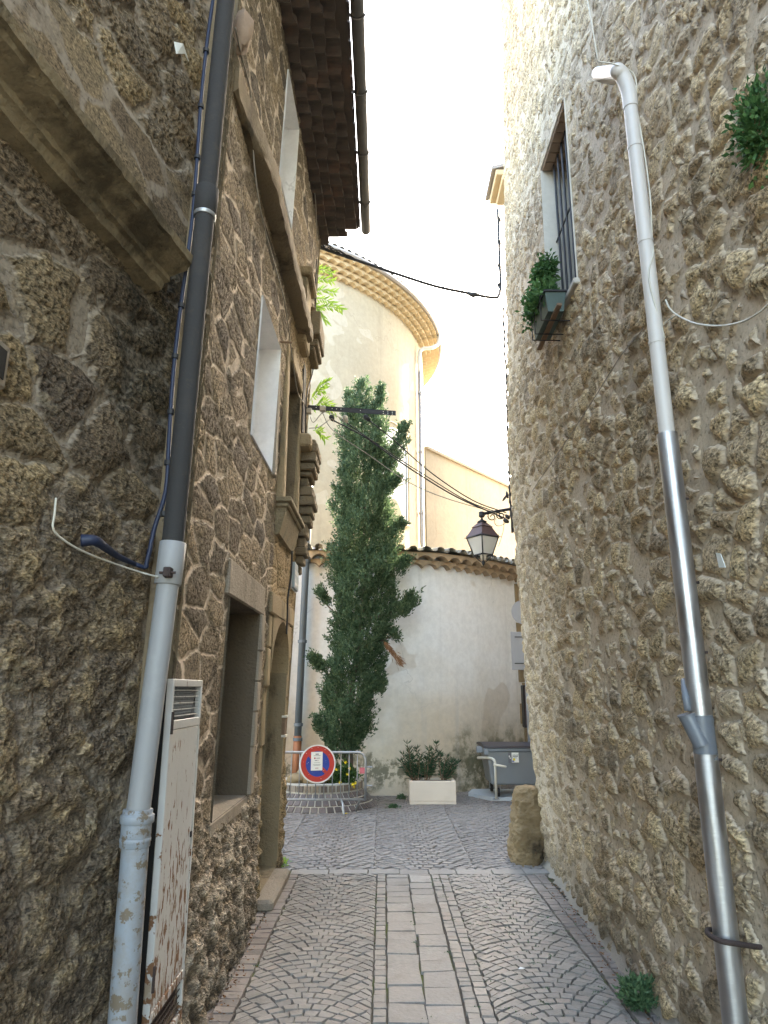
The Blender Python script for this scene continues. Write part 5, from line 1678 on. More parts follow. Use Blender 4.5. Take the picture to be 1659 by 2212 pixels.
mb = MB(); mb.rod(h0 + Vector((0.01, 0, 0)), h1, 0.020, 8); mb.tube([h0 + Vector((0, 0, -0.045)), h0 + Vector((0, 0, -0.03)), h0 + Vector((0, 0, 0.02)), h0 + Vector((0, 0, 0.03))], [0.025, 0.038, 0.038, 0.02], 10)
wl = ony(1106, 1110, LY)
mb.box((wl.x - 0.015, LY - 0.03, ony(1100, 1150, LY).z), (wl.x + 0.01, LY + 0.03, ony(1100, 1092, LY).z))
mb.build('bracket_arm', M['black_iron'], lamp, smooth=False)
def spiral(c, r0, r1, a0, turns, n=22):
    return [Vector((c.x + (r0 + (r1 - r0) * i / n) * math.cos(a0 + turns * 2 * math.pi * i / n), LY, c.z + (r0 + (r1 - r0) * i / n) * math.sin(a0 + turns * 2 * math.pi * i / n))) for i in range(n + 1)]
for (u, v, r) in ((1063, 1116, 0.055), (1082, 1113, 0.06)):
    MB().tube(spiral(ony(u, v, LY), r, 0.014, math.pi * 0.75, 1.15), 0.007, 6).build('scroll', M['black_iron'], lamp, smooth=True)

# ------------------------------------------------------------------ perforated steel cross arm and its fittings
KY = 7.58
arm = thing('cable_cross_arm', 'perforated dark steel bar reaching out of the left wall over the alley', 'cable bracket', tuple(ony(690, 885, KY)))
a = ony(664, 880, KY); b = ony(855, 893, KY)
d = (b - a).normalized(); upv = Vector((0, 0, 1)); nrm = d.cross(upv).normalized()
hgt = 0.052
def onarm(t, w=0.0, o=0.0): return a + (b - a) * t + Vector((0, 0, w)) + Vector((0, o, 0))
mb = MB()
mb.prism([onarm(0, -hgt / 2), onarm(1, -hgt / 2), onarm(1, hgt / 2), onarm(0, hgt / 2)], Vector((0, 0.005, 0)))
mb.prism([onarm(0, hgt / 2 + .001), onarm(1, hgt / 2 + .001), onarm(1, hgt / 2 + 0.006), onarm(0, hgt / 2 + 0.006)], Vector((0, 0.035, 0)))
fixn(mb.build('bar', M['black_iron'], arm))
for t in (0.10, 0.16, 0.28, 0.33, 0.38, 0.60, 0.86, 0.91, 0.96):
    for w in ((-0.012, 0.012) if t > 0.8 else (0.006,)):
        c = onarm(t, w, -0.0015)
        MB().tube([c, c + Vector((0, 0.001, 0))], 0.006, 8).build('hole', M['cable_white'], arm)  # pale discs stand for daylight showing through the perforations
for (u, v, w, h) in ((697, 883, 0.035, 0.035), (668, 888, 0.03, 0.035)):
    c = ony(u, v, KY - 0.04)
    bx = thing('junction_box', 'small beige junction box %s' % ('clipped on the cross arm' if u > 690 else 'at the wall end of the cross arm'), 'junction box', tuple(c))
    MB().box((c.x - w, c.y - 0.02, c.z - h), (c.x + w, c.y + 0.03, c.z + h), bev=0.008).build('case', M['beige_box'], bx)
    MB().box((c.x - w * .8, c.y - 0.026, c.z - h * .8), (c.x + w * .8, c.y - 0.021, c.z + h * .8), bev=0.002).build('cover', M['beige_box'], bx)
# insulator clamps
for i, (u, v, u2, v2, m_) in enumerate(((714, 896, 720, 910, 'cable_black'), (743, 897, 750, 914, 'beige_box'), (786, 897, 800, 910, 'cable_black'))):
    mb = MB(); p0 = ony(u, v, KY); p1 = ony(u2, v2, KY + 0.02)
    mb.tube([p0, p0.lerp(p1, 0.2), p0.lerp(p1, 0.6), p1], [0.012, 0.032, 0.030, 0.012], 8)
    o = mb.build('wire_clamp', M[m_], None, smooth=True)
    tag(o, ['black clamp hanging from the cross arm, nearest the wall', 'pale and black clamp hanging under the middle of the cross arm', 'slim black clamp under the cross arm, farthest from the wall'][i], 'cable clamp', 'clamps under the cross arm')

def cable(name, pts, r, mat, label, cat='cable', group=None, n=8, sides=6):
    o = MB().tube(catmull(pts, n), r, sides).build(name, mat, None, smooth=True)
    return tag(o, label, cat, group)
def C(u, v, y): return ony(u, v, y)
G = 'wires from the cross arm to the lantern wall'
cable('overhead_wire', [C(720, 908, 7.6), C(790, 945, 7.75), C(860, 995, 7.95), C(980, 1070, 8.15), C(1092, 1120, 8.3)], 0.009, M['cable_black'], 'thickest overhead wire from the black clamp to the lantern wall', group=G)
cable('overhead_wire', [C(750, 914, 7.6), C(830, 970, 7.8), C(920, 1028, 8.0), C(1010, 1082, 8.2), C(1090, 1112, 8.3)], 0.006, M['cable_black'], 'thin overhead wire leaving the pale clamp under the cross arm', group=G)
cable('overhead_wire', [C(800, 910, 7.6), C(850, 950, 7.75), C(930, 1020, 8.0), C(1020, 1080, 8.2), C(1094, 1108, 8.3)], 0.007, M['cable_black'], 'highest overhead wire leaving the clamp farthest from the wall', group=G)
cable('overhead_wire', [C(697, 892, 7.6), C(720, 930, 7.65), C(800, 985, 7.8), C(880, 1040, 8.0), C(960, 1075, 8.15), C(1080, 1110, 8.3)], 0.005, M['cable_grey'], 'lowest thin grey overhead wire sagging below the others', group=G)
cable('loose_wire', [C(670, 900, 7.6), C(678, 912, 7.58), C(700, 890, 7.55), C(730, 900, 7.55), C(742, 912, 7.6)], 0.005, M['cable_grey'], 'grey wire looping over under the beige junction box')
cable('loose_wire', [C(668, 925, 7.6), C(690, 922, 7.55), C(715, 905, 7.56), C(722, 912, 7.6)], 0.0045, M['cable_grey'], 'thin grey wire curving from the wall to the black clamp')
# connectors by the lantern
cb = thing('cable_connector', 'tangle of black connectors on the wall just below the lantern bracket', 'cable connector', tuple(C(1094, 1118, 8.28)))
for (u0, v0, u1, v1, r) in ((1075, 1112, 1086, 1120, 0.015), (1088, 1122, 1098, 1128, 0.03), (1092, 1112, 1100, 1120, 0.028), (1086, 1082, 1094, 1070, 0.016), (1094, 1062, 1097, 1076, 0.02)):
    MB().tube([C(u0, v0, 8.27), C((u0 + u1) / 2, (v0 + v1) / 2, 8.26), C(u1, v1, 8.28)], [r * .5, r, r * .6], 7).build('connector', M['cable_black'], cb, smooth=True)
cable('loose_wire', [C(1088, 1124, 8.27), C(1088, 1142, 8.25), C(1082, 1165, 8.25), C(1077, 1180, 8.27)], 0.003, M['cable_black'], 'hair thin wire dangling below the connectors by the lantern')
cable('loose_wire', [C(1077, 1112, 8.27), C(1068, 1126, 8.25), C(1075, 1136, 8.25), C(1092, 1130, 8.27), C(1104, 1115, 8.27)], 0.004, M['cable_grey'], 'grey wire hanging in a loop under the lantern bracket')
# cable down the edge of the rounded corner
def edge_u(v): return float(np.interp(v, [0, 430, 640, 760, 900, 1060, 1150, 1300], [1080, 1079, 1086, 1091, 1096, 1101, 1106, 1117]))
pts = [C(edge_u(v) + rng.uniform(-1.2, 1.2), v, 8.45) for v in range(660, 1120, 12)]
o = MB().tube(catmull(pts, 3), np.tile([0.012, 0.014, 0.020, 0.013], 200)[:len(catmull(pts, 3))], 6).build('corner_cable', M['cable_black'], None, smooth=True)
tag(o, 'dark clipped cable running down the edge of the rounded corner below the big cable', 'cable')
pts = [C(1066, 643, 8.3), C(1078, 636, 8.42), C(1081, 610, 8.45), C(1079, 560, 8.45), C(1077, 500, 8.45), C(1075, 452, 8.5)]
tk = thing('feeder_cable', 'thick dark feeder cable slung from the left eaves across to the right corner', 'cable', tuple(C(900, 605, 8.1)))
P = [C(692, 535, 7.72), C(740, 552, 7.8), C(800, 572, 7.9), C(870, 596, 8.0), C(940, 618, 8.1), C(1010, 633, 8.2)] + pts
MB().tube(catmull(P, 6), 0.019, 8).build('cable', M['cable_black'], tk, smooth=True)
MB().tube([C(1010, 633, 8.2), C(1022, 637, 8.21), C(1034, 637, 8.23)], [0.022, 0.038, 0.022], 8).build('splice', M['cable_black'], tk, smooth=True)
for v in (470, 520, 570, 612): 
    MB().tube([C(1077, v, 8.44), C(1080, v + 9, 8.46)], 0.026, 7).build('clip', M['cable_black'], tk)
# strands twisted at its left end
for k in range(7):
    Q = []
    for i in range(9):
        t = i / 8
        u = 688 + 90 * t; v = 530 + 38 * t
        Q.append(C(u + rng.uniform(-3, 3) * (1 - t * .7), v + 9 * math.sin(t * 9 + k) * (1 - t) - 3 + rng.uniform(-2, 2), 7.72 + 0.1 * t))
    MB().tube(catmull(Q, 4), 0.0065, 5).build('strand', M['cable_black'], tk, smooth=True)
# bundle climbing the left eave corner
cable('cable_bundle', [C(686, 380, 7.70), C(690, 420, 7.70), C(688, 455, 7.70), C(693, 490, 7.70), C(690, 530, 7.72)], 0.016, M['cable_black'], 'black cable bundle on the wall corner under the tiled eaves')
cable('cable_bundle', [C(694, 440, 7.72), C(698, 480, 7.72), C(696, 515, 7.72), C(702, 540, 7.72)], 0.009, M['cable_black'], 'short twisted black cable at the end of the tiled eaves')
# wires on the left front
def Lc(u, v, o=0.03): return PL(u, v, o)
cable('wall_cable', [Lc(684, 560), Lc(681, 640), Lc(680, 720), Lc(676, 800), Lc(662, 860, 0.06), Lc(661, 960, 0.06)], 0.008, M['cable_black'], 'black cable running down the left house front near its far corner')
cable('wall_cable', [PL(631, 1190, 0.05), PL(629, 1240, 0.05), PL(622, 1290, 0.05), PL(621, 1325, 0.05), PL(619, 1370, 0.05)], 0.009, M['cable_black'], 'black cable passing the blue plaque and ending beside the arched doorway')
cable('wall_wire', [Lc(508, 60), Lc(524, 130), Lc(541, 200), Lc(545, 300), Lc(552, 380, 0.05), Lc(566, 470, 0.06), Lc(590, 560, 0.05), Lc(612, 640), Lc(622, 700), Lc(634, 790), Lc(644, 850), Lc(664, 880)], 0.0055, M['cable_grey'], 'pale wire following the left house front from the dark pipe to the cross arm')
cable('eave_wire', [C(666, -5, 7.2), C(655, 40, 7.2), C(645, 90, 7.25), C(641, 121, 7.3)], 0.007, M['cable_white'], 'white wire hanging out of the dark tiled eaves')
cable('wall_wire', [Lc(640, 130), Lc(655, 200), Lc(664, 290), Lc(675, 380), Lc(682, 440), Lc(685, 520)], 0.006, M['cable_grey'], 'thin grey wire along the wall just below the tiled eaves')

# street name plaque, small wall box
q = PL(629, 1240, 0.03)
pq = thing('street_plaque', 'small pale blue enamel plaque seen edge on beside the corbel', 'street sign', tuple(q))
w0 = float(xl(np.float64(7.2), np.float64(q.z)))
z0, z1 = PL(629, 1272).z, PL(629, 1212).z
MB().box((w0 + 0.015, 7.22, z0), (w0 + 0.045, 7.55, z1), bev=0.004).build('plate', M['plaque'], pq)
MB().box((w0 + 0.010, 7.20, z0 - 0.012), (w0 + 0.014, 7.57, z1 + 0.012)).build('rim', M['white_paint'], pq)
for i in range(2):
    zc = z1 - 0.10 - 0.13 * i
    for j in range(5): MB().box((w0 + 0.046, 7.25 + j * 0.055, zc - 0.03), (w0 + 0.0475, 7.28 + j * 0.055, zc + 0.02)).build('lettering', M['white_paint'], pq)
hb = thing('wall_box', 'narrow pale framed box fixed on the wall beside the arched doorway', 'wall box', tuple(PL(612, 1565)))
w0 = float(xl(np.float64(7.4), np.float64(1.5)))
z0, z1 = PL(611, 1590).z, PL(611, 1545).z
MB().box((w0 + 0.0, 7.30, z0), (w0 + 0.045, 7.46, z0 + 0.02)).build('bottom_rail', M['cable_white'], hb)
MB().box((w0 + 0.0, 7.30, z1 - 0.02), (w0 + 0.055, 7.46, z1)).build('top_rail', M['cable_white'], hb)
MB().box((w0 + 0.0, 7.31, z0 + 0.021), (w0 + 0.03, 7.45, z1 - 0.021)).build('case', M['wood'], hb)

# ------------------------------------------------------------------ metal cabinet on the left wall
cb0 = PL(365, 1470, 0.06); cb1 = PL(430, 1490, 0.06)
cy0, cy1 = 3.36, 3.90
cz1, cz0 = 1.80, 0.20
cx = -1.00
ca = thing('meter_cabinet', 'tall rusty white metal cabinet with mesh vents beside the grey drainpipe', 'cabinet', (cx, 3.84, 0.2))
MB().box((cx - 0.06, cy0 + 0.01, cz0), (cx - 0.021, cy1, cz1)).build('case', M['gap_shade'], ca)
mb = MB(); fw = 0.045
mb.box((cx - 0.02, cy0, cz0), (cx + 0.012, cy0 + 0.025, cz1), bev=0.003); mb.box((cx - 0.02, cy1 - 0.025, cz0), (cx + 0.012, cy1, cz1), bev=0.003)
mb.box((cx - 0.02, cy0 + .025, cz1 - 0.035), (cx + 0.0115, cy1 - .025, cz1), bev=0.003); mb.box((cx - 0.02, cy0 + .025, cz0), (cx + 0.0115, cy1 - .025, cz0 + 0.03), bev=0.003)
mb.build('frame', M['cabinet'], ca)
dz0, dz1 = cz0 + 0.22, cz1 - 0.235
mb = MB(); mb.box((cx - 0.006, cy0 + 0.030, dz0), (cx + 0.009, cy1 - 0.032, dz1), bev=0.003)
mb.box((cx + 0.0, cy0 + 0.026, dz1 + 0.003), (cx + 0.012, cy1 - 0.027, dz1 + 0.045), bev=0.003)
mb.box((cx + 0.0, cy0 + 0.026, dz0 - 0.042), (cx + 0.012, cy1 - 0.027, dz0 - 0.003), bev=0.003)
mb.build('door', M['cabinet'], ca)
for (za_, zb_2) in ((dz1 + 0.048, cz1 - 0.038), (cz0 + 0.032, dz0 - 0.045)):
    mb = MB()
    for i in range(5):
        z = za_ + (zb_2 - za_) * (i + 0.5) / 5
        mb.box((cx - 0.003, cy0 + 0.028, z - 0.0022), (cx + 0.001, cy1 - 0.03, z + 0.0022))
    mb.build('vent_slats', M['cabinet'] if za_ > 1 else M['rust_iron'], ca)
    mb = MB()
    n_ = 22; H = zb_2 - za_
    for i in range(-6, n_):
        for s_ in (0, 1):
            y0_ = cy0 + 0.03 + (cy1 - cy0 - 0.06) * i / n_; y1_ = y0_ + H * 0.8
            p0 = [y0_, za_] if s_ == 0 else [y1_, za_]; p1 = [y1_, zb_2] if s_ == 0 else [y0_, zb_2]
            if min(p0[0], p1[0]) < cy0 + 0.03 or max(p0[0], p1[0]) > cy1 - 0.03: continue
            mb.rod((cx - 0.010, p0[0], p0[1]), (cx - 0.010, p1[0], p1[1]), 0.0022, 4)
    mb.build('mesh', M['galv'] if za_ > 1 else M['rust_iron'], ca)
for z in (1.60, 0.55):
    MB().tube([(cx + 0.012, cy0 + 0.012, z - 0.05), (cx + 0.012, cy0 + 0.012, z + 0.05)], 0.010, 8).build('hinge', M['rust_iron'], ca)
MB().box((cx + 0.009, cy1 - 0.06, 1.02), (cx + 0.016, cy1 - 0.035, 1.05), bev=0.003).build('lock', M['black_iron'], ca)

# ------------------------------------------------------------------ drainpipe on the left
def pipe_pt(v):
    u = float(np.interp(v, [-60, 0, 450, 600, 1190, 1740, 2212], [496, 490, 444, 428, 372, 299, 255]))
    return ony(u, v, 3.20)
def seg_pipe(parent, name, v0, v1, r, mat, r1=None, smooth=True):
    a, b = pipe_pt(v0), pipe_pt(v1)
    n = 10
    return MB().tube([a.lerp(b, i / n) for i in range(n + 1)], np.linspace(r, r1 or r, n + 1), 28).build(name, mat, parent, angle=50)
def rring(parent, name, v, r, h, mat):
    a = pipe_pt(v); d = (pipe_pt(v - 20) - a).normalized()
    return MB().tube([a - d * h / 2, a - d * (h / 2 - .004), a + d * (h / 2 - .004), a + d * h / 2], [r - .003, r, r, r - .003], 28).build(name, mat, parent, angle=50)
ldp = thing('drainpipe', 'dark and grey drainpipe with pale rusty iron foot on the left wall', 'drainpipe', tuple(pipe_pt(2212)))
def pr(v, w):                                     # radius in metres for a width of w picture units at v
    p0 = pipe_pt(v); u = 829.5 + FPX * p0.x / (p0.y * CT + (p0.z - EYE) * ST)
    a_ = ony(u - w / 2, v, p0.y); b_ = ony(u + w / 2, v, p0.y)
    return (b_.x - a_.x) / 2 * 0.97
ru, rm, rl_ = pr(900, 46), pr(1450, 50), pr(1950, 60)
seg_pipe(ldp, 'upper_pipe', -80, 1200, ru, M['dark_iron'])
rring(ldp, 'collar', 436, ru * 1.2, 0.16, M['dark_iron']); rring(ldp, 'bracket', 463, ru * 1.15, 0.045, M['galv'])
seg_pipe(ldp, 'middle_pipe', 1196, 1770, rm, M['grey_pvc'])
rring(ldp, 'socket', 1217, rm * 1.22, 0.20, M['grey_pvc']); rring(ldp, 'clamp', 1246, rm * 1.16, 0.05, M['rust_iron'])
a = pipe_pt(1243); mb = MB(); mb.box((a.x + 0.0, a.y - rm - 0.045, a.z - 0.02), (a.x + 0.035, a.y - rm + 0.0, a.z + 0.025), bev=0.004); mb.rod((a.x - 0.02, a.y - rm - 0.03, a.z), (a.x + 0.055, a.y - rm - 0.03, a.z), 0.006); mb.build('clamp_bolt', M['rust_iron'], ldp)
seg_pipe(ldp, 'lower_pipe', 1764, 2330, rl_, M['blue_iron'], rl_ * 1.02)
rring(ldp, 'rim', 1768, rl_ * 1.26, 0.035, M['blue_iron']); rring(ldp, 'collar', 1788, rl_ * 1.12, 0.15, M['blue_iron']); rring(ldp, 'collar_lip', 1814, rl_ * 1.16, 0.02, M['blue_iron'])
# blue-black cable beside the pipe
def besidepipe(v, du, dy=0.10): 
    q_ = pipe_pt(v); u = 829.5 + FPX * q_.x / (q_.y * CT + (q_.z - EYE) * ST)
    return ony(u + du, v, q_.y + dy)
bc = thing('clipped_cable', 'blue black cable clipped along the left edge of the dark drainpipe', 'cable', tuple(besidepipe(900, -35)))
vs_ = [-30, 100, 220, 330, 450, 560, 650, 760, 860, 960, 1060, 1140, 1185, 1215, 1225]
ps = [besidepipe(v, (-30 - 4 * math.sin(v * 0.01)) if v < 1100 else -38 - (v - 1100) * 0.12, 0.02) for v in vs_]
ps += [onsurf(xa, 290, 1218, 0.05), onsurf(xa, 255, 1200, 0.06), onsurf(xa, 215, 1178, 0.07)]
MB().tube(catmull(ps, 5), 0.011, 7).build('cable', M['cable_blue'], bc, smooth=True)
MB().tube(catmull([onsurf(xa, 300, 1222, 0.05), onsurf(xa, 262, 1206, 0.06), onsurf(xa, 232, 1186, 0.07), onsurf(xa, 205, 1168, 0.075), onsurf(xa, 176, 1168, 0.03)], 6), np.linspace(0.008, 0.027, 25), 10).build('conduit', M['cable_blue'], bc, smooth=True)
for v in (110, 230, 340, 420, 660, 770, 890, 1000, 1110):
    q_ = besidepipe(v, -30 - 4 * math.sin(v * 0.01), 0.02)
    MB().tube([q_ - Vector((0, 0, 0.012)), q_ + Vector((0, 0, 0.012))], 0.018, 8).build('clip', M['cable_black'], bc)
cable('loose_wire', [PA(121, 1076, 0.04), PA(118, 1110, 0.05), PA(116, 1145, 0.05), PA(150, 1175, 0.06), PA(200, 1200, 0.07), PA(260, 1222, 0.07), PA(310, 1238, 0.10), besidepipe(1246, -24, -0.06)], 0.0045, M['cable_white'], 'cream wire sticking up from the rough left wall and running to the pipe clamp', sides=6)
# paper scrap on the left wall
q = PA(388, 105, 0.06)
o = MB().prism([PA(377, 90, 0.07), PA(396, 94, 0.07), PA(408, 132, 0.05), PA(400, 116, 0.06), PA(382, 116, 0.08)], Vector((-0.004, 0, 0))).build('paper_scrap', M['paper'])
tag(fixn(o), 'torn white paper scrap stuck high on the left rubble wall', 'paper scrap')
# terracotta stones high between pipe and wall
mb = MB(); c = PL(520, 70, 0.02); rock(mb, (c.x + 0.01, c.y, c.z), (0.07, 0.07, 0.16), 11)
o = fixn(mb.build('protruding_stone', M['brick'], None, angle=50)); tag(o, 'reddish stone jutting out right of the dark drainpipe near the top', 'stone')

# ------------------------------------------------------------------ white drainpipe on the right
RYP = 3.34
def rp(v):
    u = float(np.interp(v, [150, 930, 1500, 1930, 2212, 2300], [1353, 1440, 1508, 1563, 1592, 1602]))
    return ony(u, v, RYP)
def rwid(v, w):
    q_ = rp(v); return (ony(1500 + w / 2, v, RYP).x - ony(1500 - w / 2, v, RYP).x) / 2 * 0.97
rdp = thing('drainpipe', 'white drainpipe with steel sleeves and elbow on the right wall', 'drainpipe', tuple(rp(2212)))
rW, rS = rwid(600, 32), rwid(1300, 47) 
rS2 = rwid(1800, 52)
def rseg(name, v0, v1, r, mat, r1=None, n=10, sides=28):
    a, b = rp(v0), rp(v1)
    return MB().tube([a.lerp(b, i / n) for i in range(n + 1)], np.linspace(r, r1 or r, n + 1), sides).build(name, mat, rdp, angle=50)
top = rp(158)
el = [ony(1284, 156, RYP + 0.42), ony(1312, 155, RYP + 0.14), ony(1345, 153, RYP + 0.0)]
E0 = Vector((top.x - 0.02, RYP + 0.52, top.z + 0.26))
eu = onx(1291, 158, top.x + 0.015)
eu2 = ony(1334, 154, RYP)
MB().tube([eu, eu.lerp(eu2, .5), eu2], rW, 28).build('top_pipe', M['white_pvc'], rdp, angle=50)
MB().tube([eu + Vector((0.16, 0.05, 0.0)), eu + Vector((0.05, 0.04, 0.015)), eu + Vector((0.012, 0.02, 0.012)), eu], [rW * 1.02, rW * 1.04, rW * 1.04, rW], 28).build('back_elbow', M['white_pvc'], rdp, angle=50)
kn = catmull([eu2 + (eu - eu2).normalized() * 0.03, eu2 + (eu2 - eu).normalized() * 0.012, eu2.lerp(rp(200), 0.35) + Vector((0.012, 0, 0.01)), rp(200), rp(235)], 4)
MB().tube(kn, rW * 1.10, 28).build('elbow', M['white_pvc'], rdp, angle=60)
rseg('white_pipe', 225, 950, rW, M['white_pvc'])
for v in (318, 522, 740): 
    a = rp(v); MB().tube([a - Vector((0, 0, 0.01)), a + Vector((0, 0, 0.01))], rW * 1.07, 28).build('collar', M['white_pvc'], rdp, angle=50)
rseg('upper_sleeve', 938, 1556, rS, M['steel'])
rseg('coupling', 1545, 1640, rS * 1.02, M['dark_pvc'])
a = rp(1556); MB().tube([a - Vector((0, 0, 0.008)), a + Vector((0, 0, 0.008))], rS * 1.07, 28).build('collar', M['dark_pvc'], rdp, angle=50)
rseg('lower_sleeve', 1628, 2330, rS2, M['steel'])
br0 = ony(1518, 1612, RYP - 0.02); br1 = ony(1486, 1545, RYP + 0.01); br2 = ony(1480, 1528, RYP + .01)
MB().tube([br0, br1], [rS * 0.75, rS * 0.85], 24).build('branch', M['dark_pvc'], rdp, angle=50)
MB().tube([br1, br1.lerp(br2, 0.2)], [rS * 0.92, rS * 0.92], 24).build('branch_cap', M['dark_pvc'], rdp, angle=50)
sm = catmull([ony(1486, 1535, RYP), ony(1482, 1512, RYP), ony(1479, 1490, RYP + 0.02), ony(1478, 1470, RYP + 0.06)], 4)
MB().tube(sm, 0.016, 12).build('branch_hose', M['dark_pvc'], rdp, smooth=True)
# rivets along the seam
for v in (1080, 1260, 1410, 1640):
    a = rp(v) + Vector((rS * 0.9, -rS * 0.5, 0)); MB().rod(a, a + Vector((0.008, -0.008, 0)), 0.007, 8).build('rivet', M['rust_iron'], rdp)
ringc = rp(2042)
rg = thing('iron_ring', 'rusty iron hoop holding the steel pipe to the right wall near the ground', 'pipe bracket', tuple(ringc))
P = [Vector((1.62, RYP + 0.10, ringc.z - 0.02)), ony(1645, 2046, RYP - 0.06), ony(1600, 2040, RYP - 0.10), ony(1562, 2034, RYP - 0.10), ony(1538, 2024, RYP - 0.05), ony(1528, 2014, RYP + 0.02), ony(1535, 2008, RYP + 0.08), Vector((1.56, RYP + 0.12, ringc.z + .01))]
MB().tube(catmull(P, 6), 0.011, 8).build('hoop', M['rust_iron'], rg, smooth=True)
# thin wires on the right wall
cable('pipe_wire', [ony(1268, -5, 3.32), ony(1280, 60, 3.3), ony(1292, 133, RYP - .02)], 0.004, M['cable_white'], 'straight white wire rising from the pipe elbow on the right')
P = [ony(1292, 133, RYP - .02), ony(1330, 140, RYP - rW - .01)] + [rp(v) + Vector((rW * (0.95 + 0.25 * math.sin(v * 0.02)), -rW * 0.55, 0)) for v in (170, 240, 330, 430, 520)] + [rp(560) + Vector((rW * 0.4, -rW, 0)), rp(600) + Vector((-rW * 0.5, -rW, 0)), rp(660) + Vector((-rW * 0.2, -rW * 1.02, 0)), rp(735) + Vector((rW * 0.9, -rW * .6, 0))]
cable('pipe_wire', P, 0.0042, M['cable_white'], 'cream wire wound loosely round the white drainpipe')
PRw = lambda u, v: PR(u, v, 0.09)
cable('wall_wire', [PRw(1438, 648), PRw(1446, 665), PRw(1462, 680), PRw(1500, 698), PRw(1550, 704), PRw(1600, 696), PRw(1640, 675), PRw(1662, 655)], 0.0045, M['cable_white'], 'white wire swagging across the right wall to the right of the white pipe')
cable('wall_wire', [PRw(1462, 680), PRw(1440, 695), PRw(1428, 712), PRw(1424, 735)], 0.0045, M['cable_white'], 'short white wire end curving down to the white pipe collar')
cable('wall_wire', [PR(1390, 710, 0.07), PR(1340, 770, 0.08), PR(1290, 850, 0.08), PR(1225, 950, 0.08), PR(1150, 1060, 0.08)], 0.0035, M['cable_grey'], 'hair thin brown wire slanting across the right wall')
q0 = PR(1552, 1205, 0.05)
o = MB().prism([PR(1546, 1194, 0.06), PR(1556, 1196, 0.06), PR(1567, 1226, 0.055), PR(1553, 1226, 0.055)], Vector((0.003, 0, 0))).build('label_scrap', M['paper'])
tag(fixn(o), 'small pale scrap stuck on the right wall right of the steel sleeve', 'paper scrap')
cable('corner_cable', [C(1088 + 22, -5, 7.6), C(1108, 20, 7.6), C(1102, 60, 7.6), C(1094, 100, 7.6)], 0.012, M['cable_black'], 'short dark cable at the top of the rounded corner')

# ------------------------------------------------------------------ window box and other plants
wb = thing('window_box', 'dark green plastic window box on a wooden slat below the barred window', 'window box', tuple(onx(1200, 590, 1.42)))
xw0 = lean_x(5.3, 5.0)
bx0, bx1 = xw0 - 0.22, xw0 - 0.05
by0, by1 = 5.10, 5.62
bz = onx(1200, 620, 1.40).z
bz0 = onx(1236, 600, xw0 - 0.16).z + 0.07
mb = MB(); taper(mb, bx0 + 0.02, bx1 - 0.02, by0 + .02, by1 - .02, bz0, bx0, bx1, by0, by1, bz0 + 0.17); fixn(mb.build('trough', M['green_plastic'], wb))
mb = MB(); mb.box((bx0 - 0.012, by0 - 0.012, bz0 + 0.165), (bx1 + 0.012, by1 + 0.012, bz0 + 0.185), bev=0.004); mb.build('rim', M['black_iron'], wb)
MB().box((bx0 + 0.06, by0 - 0.12, bz0 - 0.03), (bx0 + 0.10, by1 + 0.12, bz0 - 0.006), bev=0.003).build('slat', M['wood'], wb)
for y in (by0 + 0.1, by0 + 0.33, by1 - 0.08):
    MB().tube([(xw0, y, bz0 + 0.2), (bx0 - 0.02, y, bz0 + 0.19), (bx0 - 0.02, y, bz0 - 0.035), (xw0, y, bz0 - 0.04)], 0.006, 6).build('wire_cradle', M['black_iron'], wb)
iv = thing('trailing_plant', 'bright green trailing plant spilling over the window box', 'plant', (bx0, by1, bz0))
bush(iv, 'foliage', (bx0 + 0.03, by0 + 0.3, bz0 + 0.22), (0.13, 0.36, 0.10), 900, 0.05, 0.028, M['ivy'], seed=2)
c1 = ony(1176, 590, 5.65); c2 = ony(1166, 632, 5.7)
bush(iv, 'foliage', tuple(c1), (0.09, 0.2, 0.13), 900, 0.05, 0.026, M['ivy'], hang=0.8, seed=3)
bush(iv, 'foliage', tuple(c2), (0.10, 0.2, 0.17), 1000, 0.05, 0.026, M['ivy'], hang=1.0, seed=5)
hp = thing('hanging_plant', 'green leafy plant jutting from the right wall at the picture edge', 'plant', tuple(ony(1650, 250, 2.4)))
c1 = ony(1657, 240, 2.30)
bush(hp, 'foliage', (c1.x + 0.03, 2.4, c1.z + 0.02), (0.10, 0.13, 0.21), 1500, 0.030, 0.018, M['ivy'], hang=0.3, seed=8)
bush(hp, 'foliage', (c1.x + 0.12, 2.45, c1.z - 0.02), (0.09, 0.14, 0.16), 500, 0.028, 0.017, M['ivy'], hang=0.3, seed=9)
MB().tube(catmull([(1.57, 2.5, c1.z - 0.12), (c1.x + 0.12, 2.45, c1.z - 0.08), (c1.x + 0.02, 2.4, c1.z + 0.05)], 5), 0.008, 6).build('stem', M['wood'], hp)
mb = MB(); mb.tube([(1.53, 2.05, c1.z - 0.12), (1.53, 2.05, c1.z - 0.04)], [0.04, 0.05], 14); mb.build('pot', M['terracotta_pipe'], hp)
def weed(name, label, c, s, n, L, W, mat, seed):
    t = thing(name, label, 'plant', tuple(c))
    bush(t, 'foliage', (c[0], c[1], c[2] + s[2] * 0.8), s, n, L, W, mat, seed=seed)
    for k in range(4):
        w = k * 1.6
        MB().tube([(c[0], c[1], c[2]), (c[0] + s[0] * .5 * math.cos(w), c[1] + s[1] * .5 * math.sin(w), c[2] + s[2] * 1.2)], 0.003, 5).build('stem', mat, t)
weed('weed', 'blue green leafy weed growing at the foot of the right wall', (1.44, 4.50, 0.0), (0.10, 0.12, 0.09), 900, 0.035, 0.018, M['weed'], 3)
weed('weed', 'tiny bright green weed by the doorstep corner of the left house', tuple(gnd(607, 1873)), (0.07, 0.06, 0.04), 200, 0.03, 0.012, M['brightleaf'], 4)
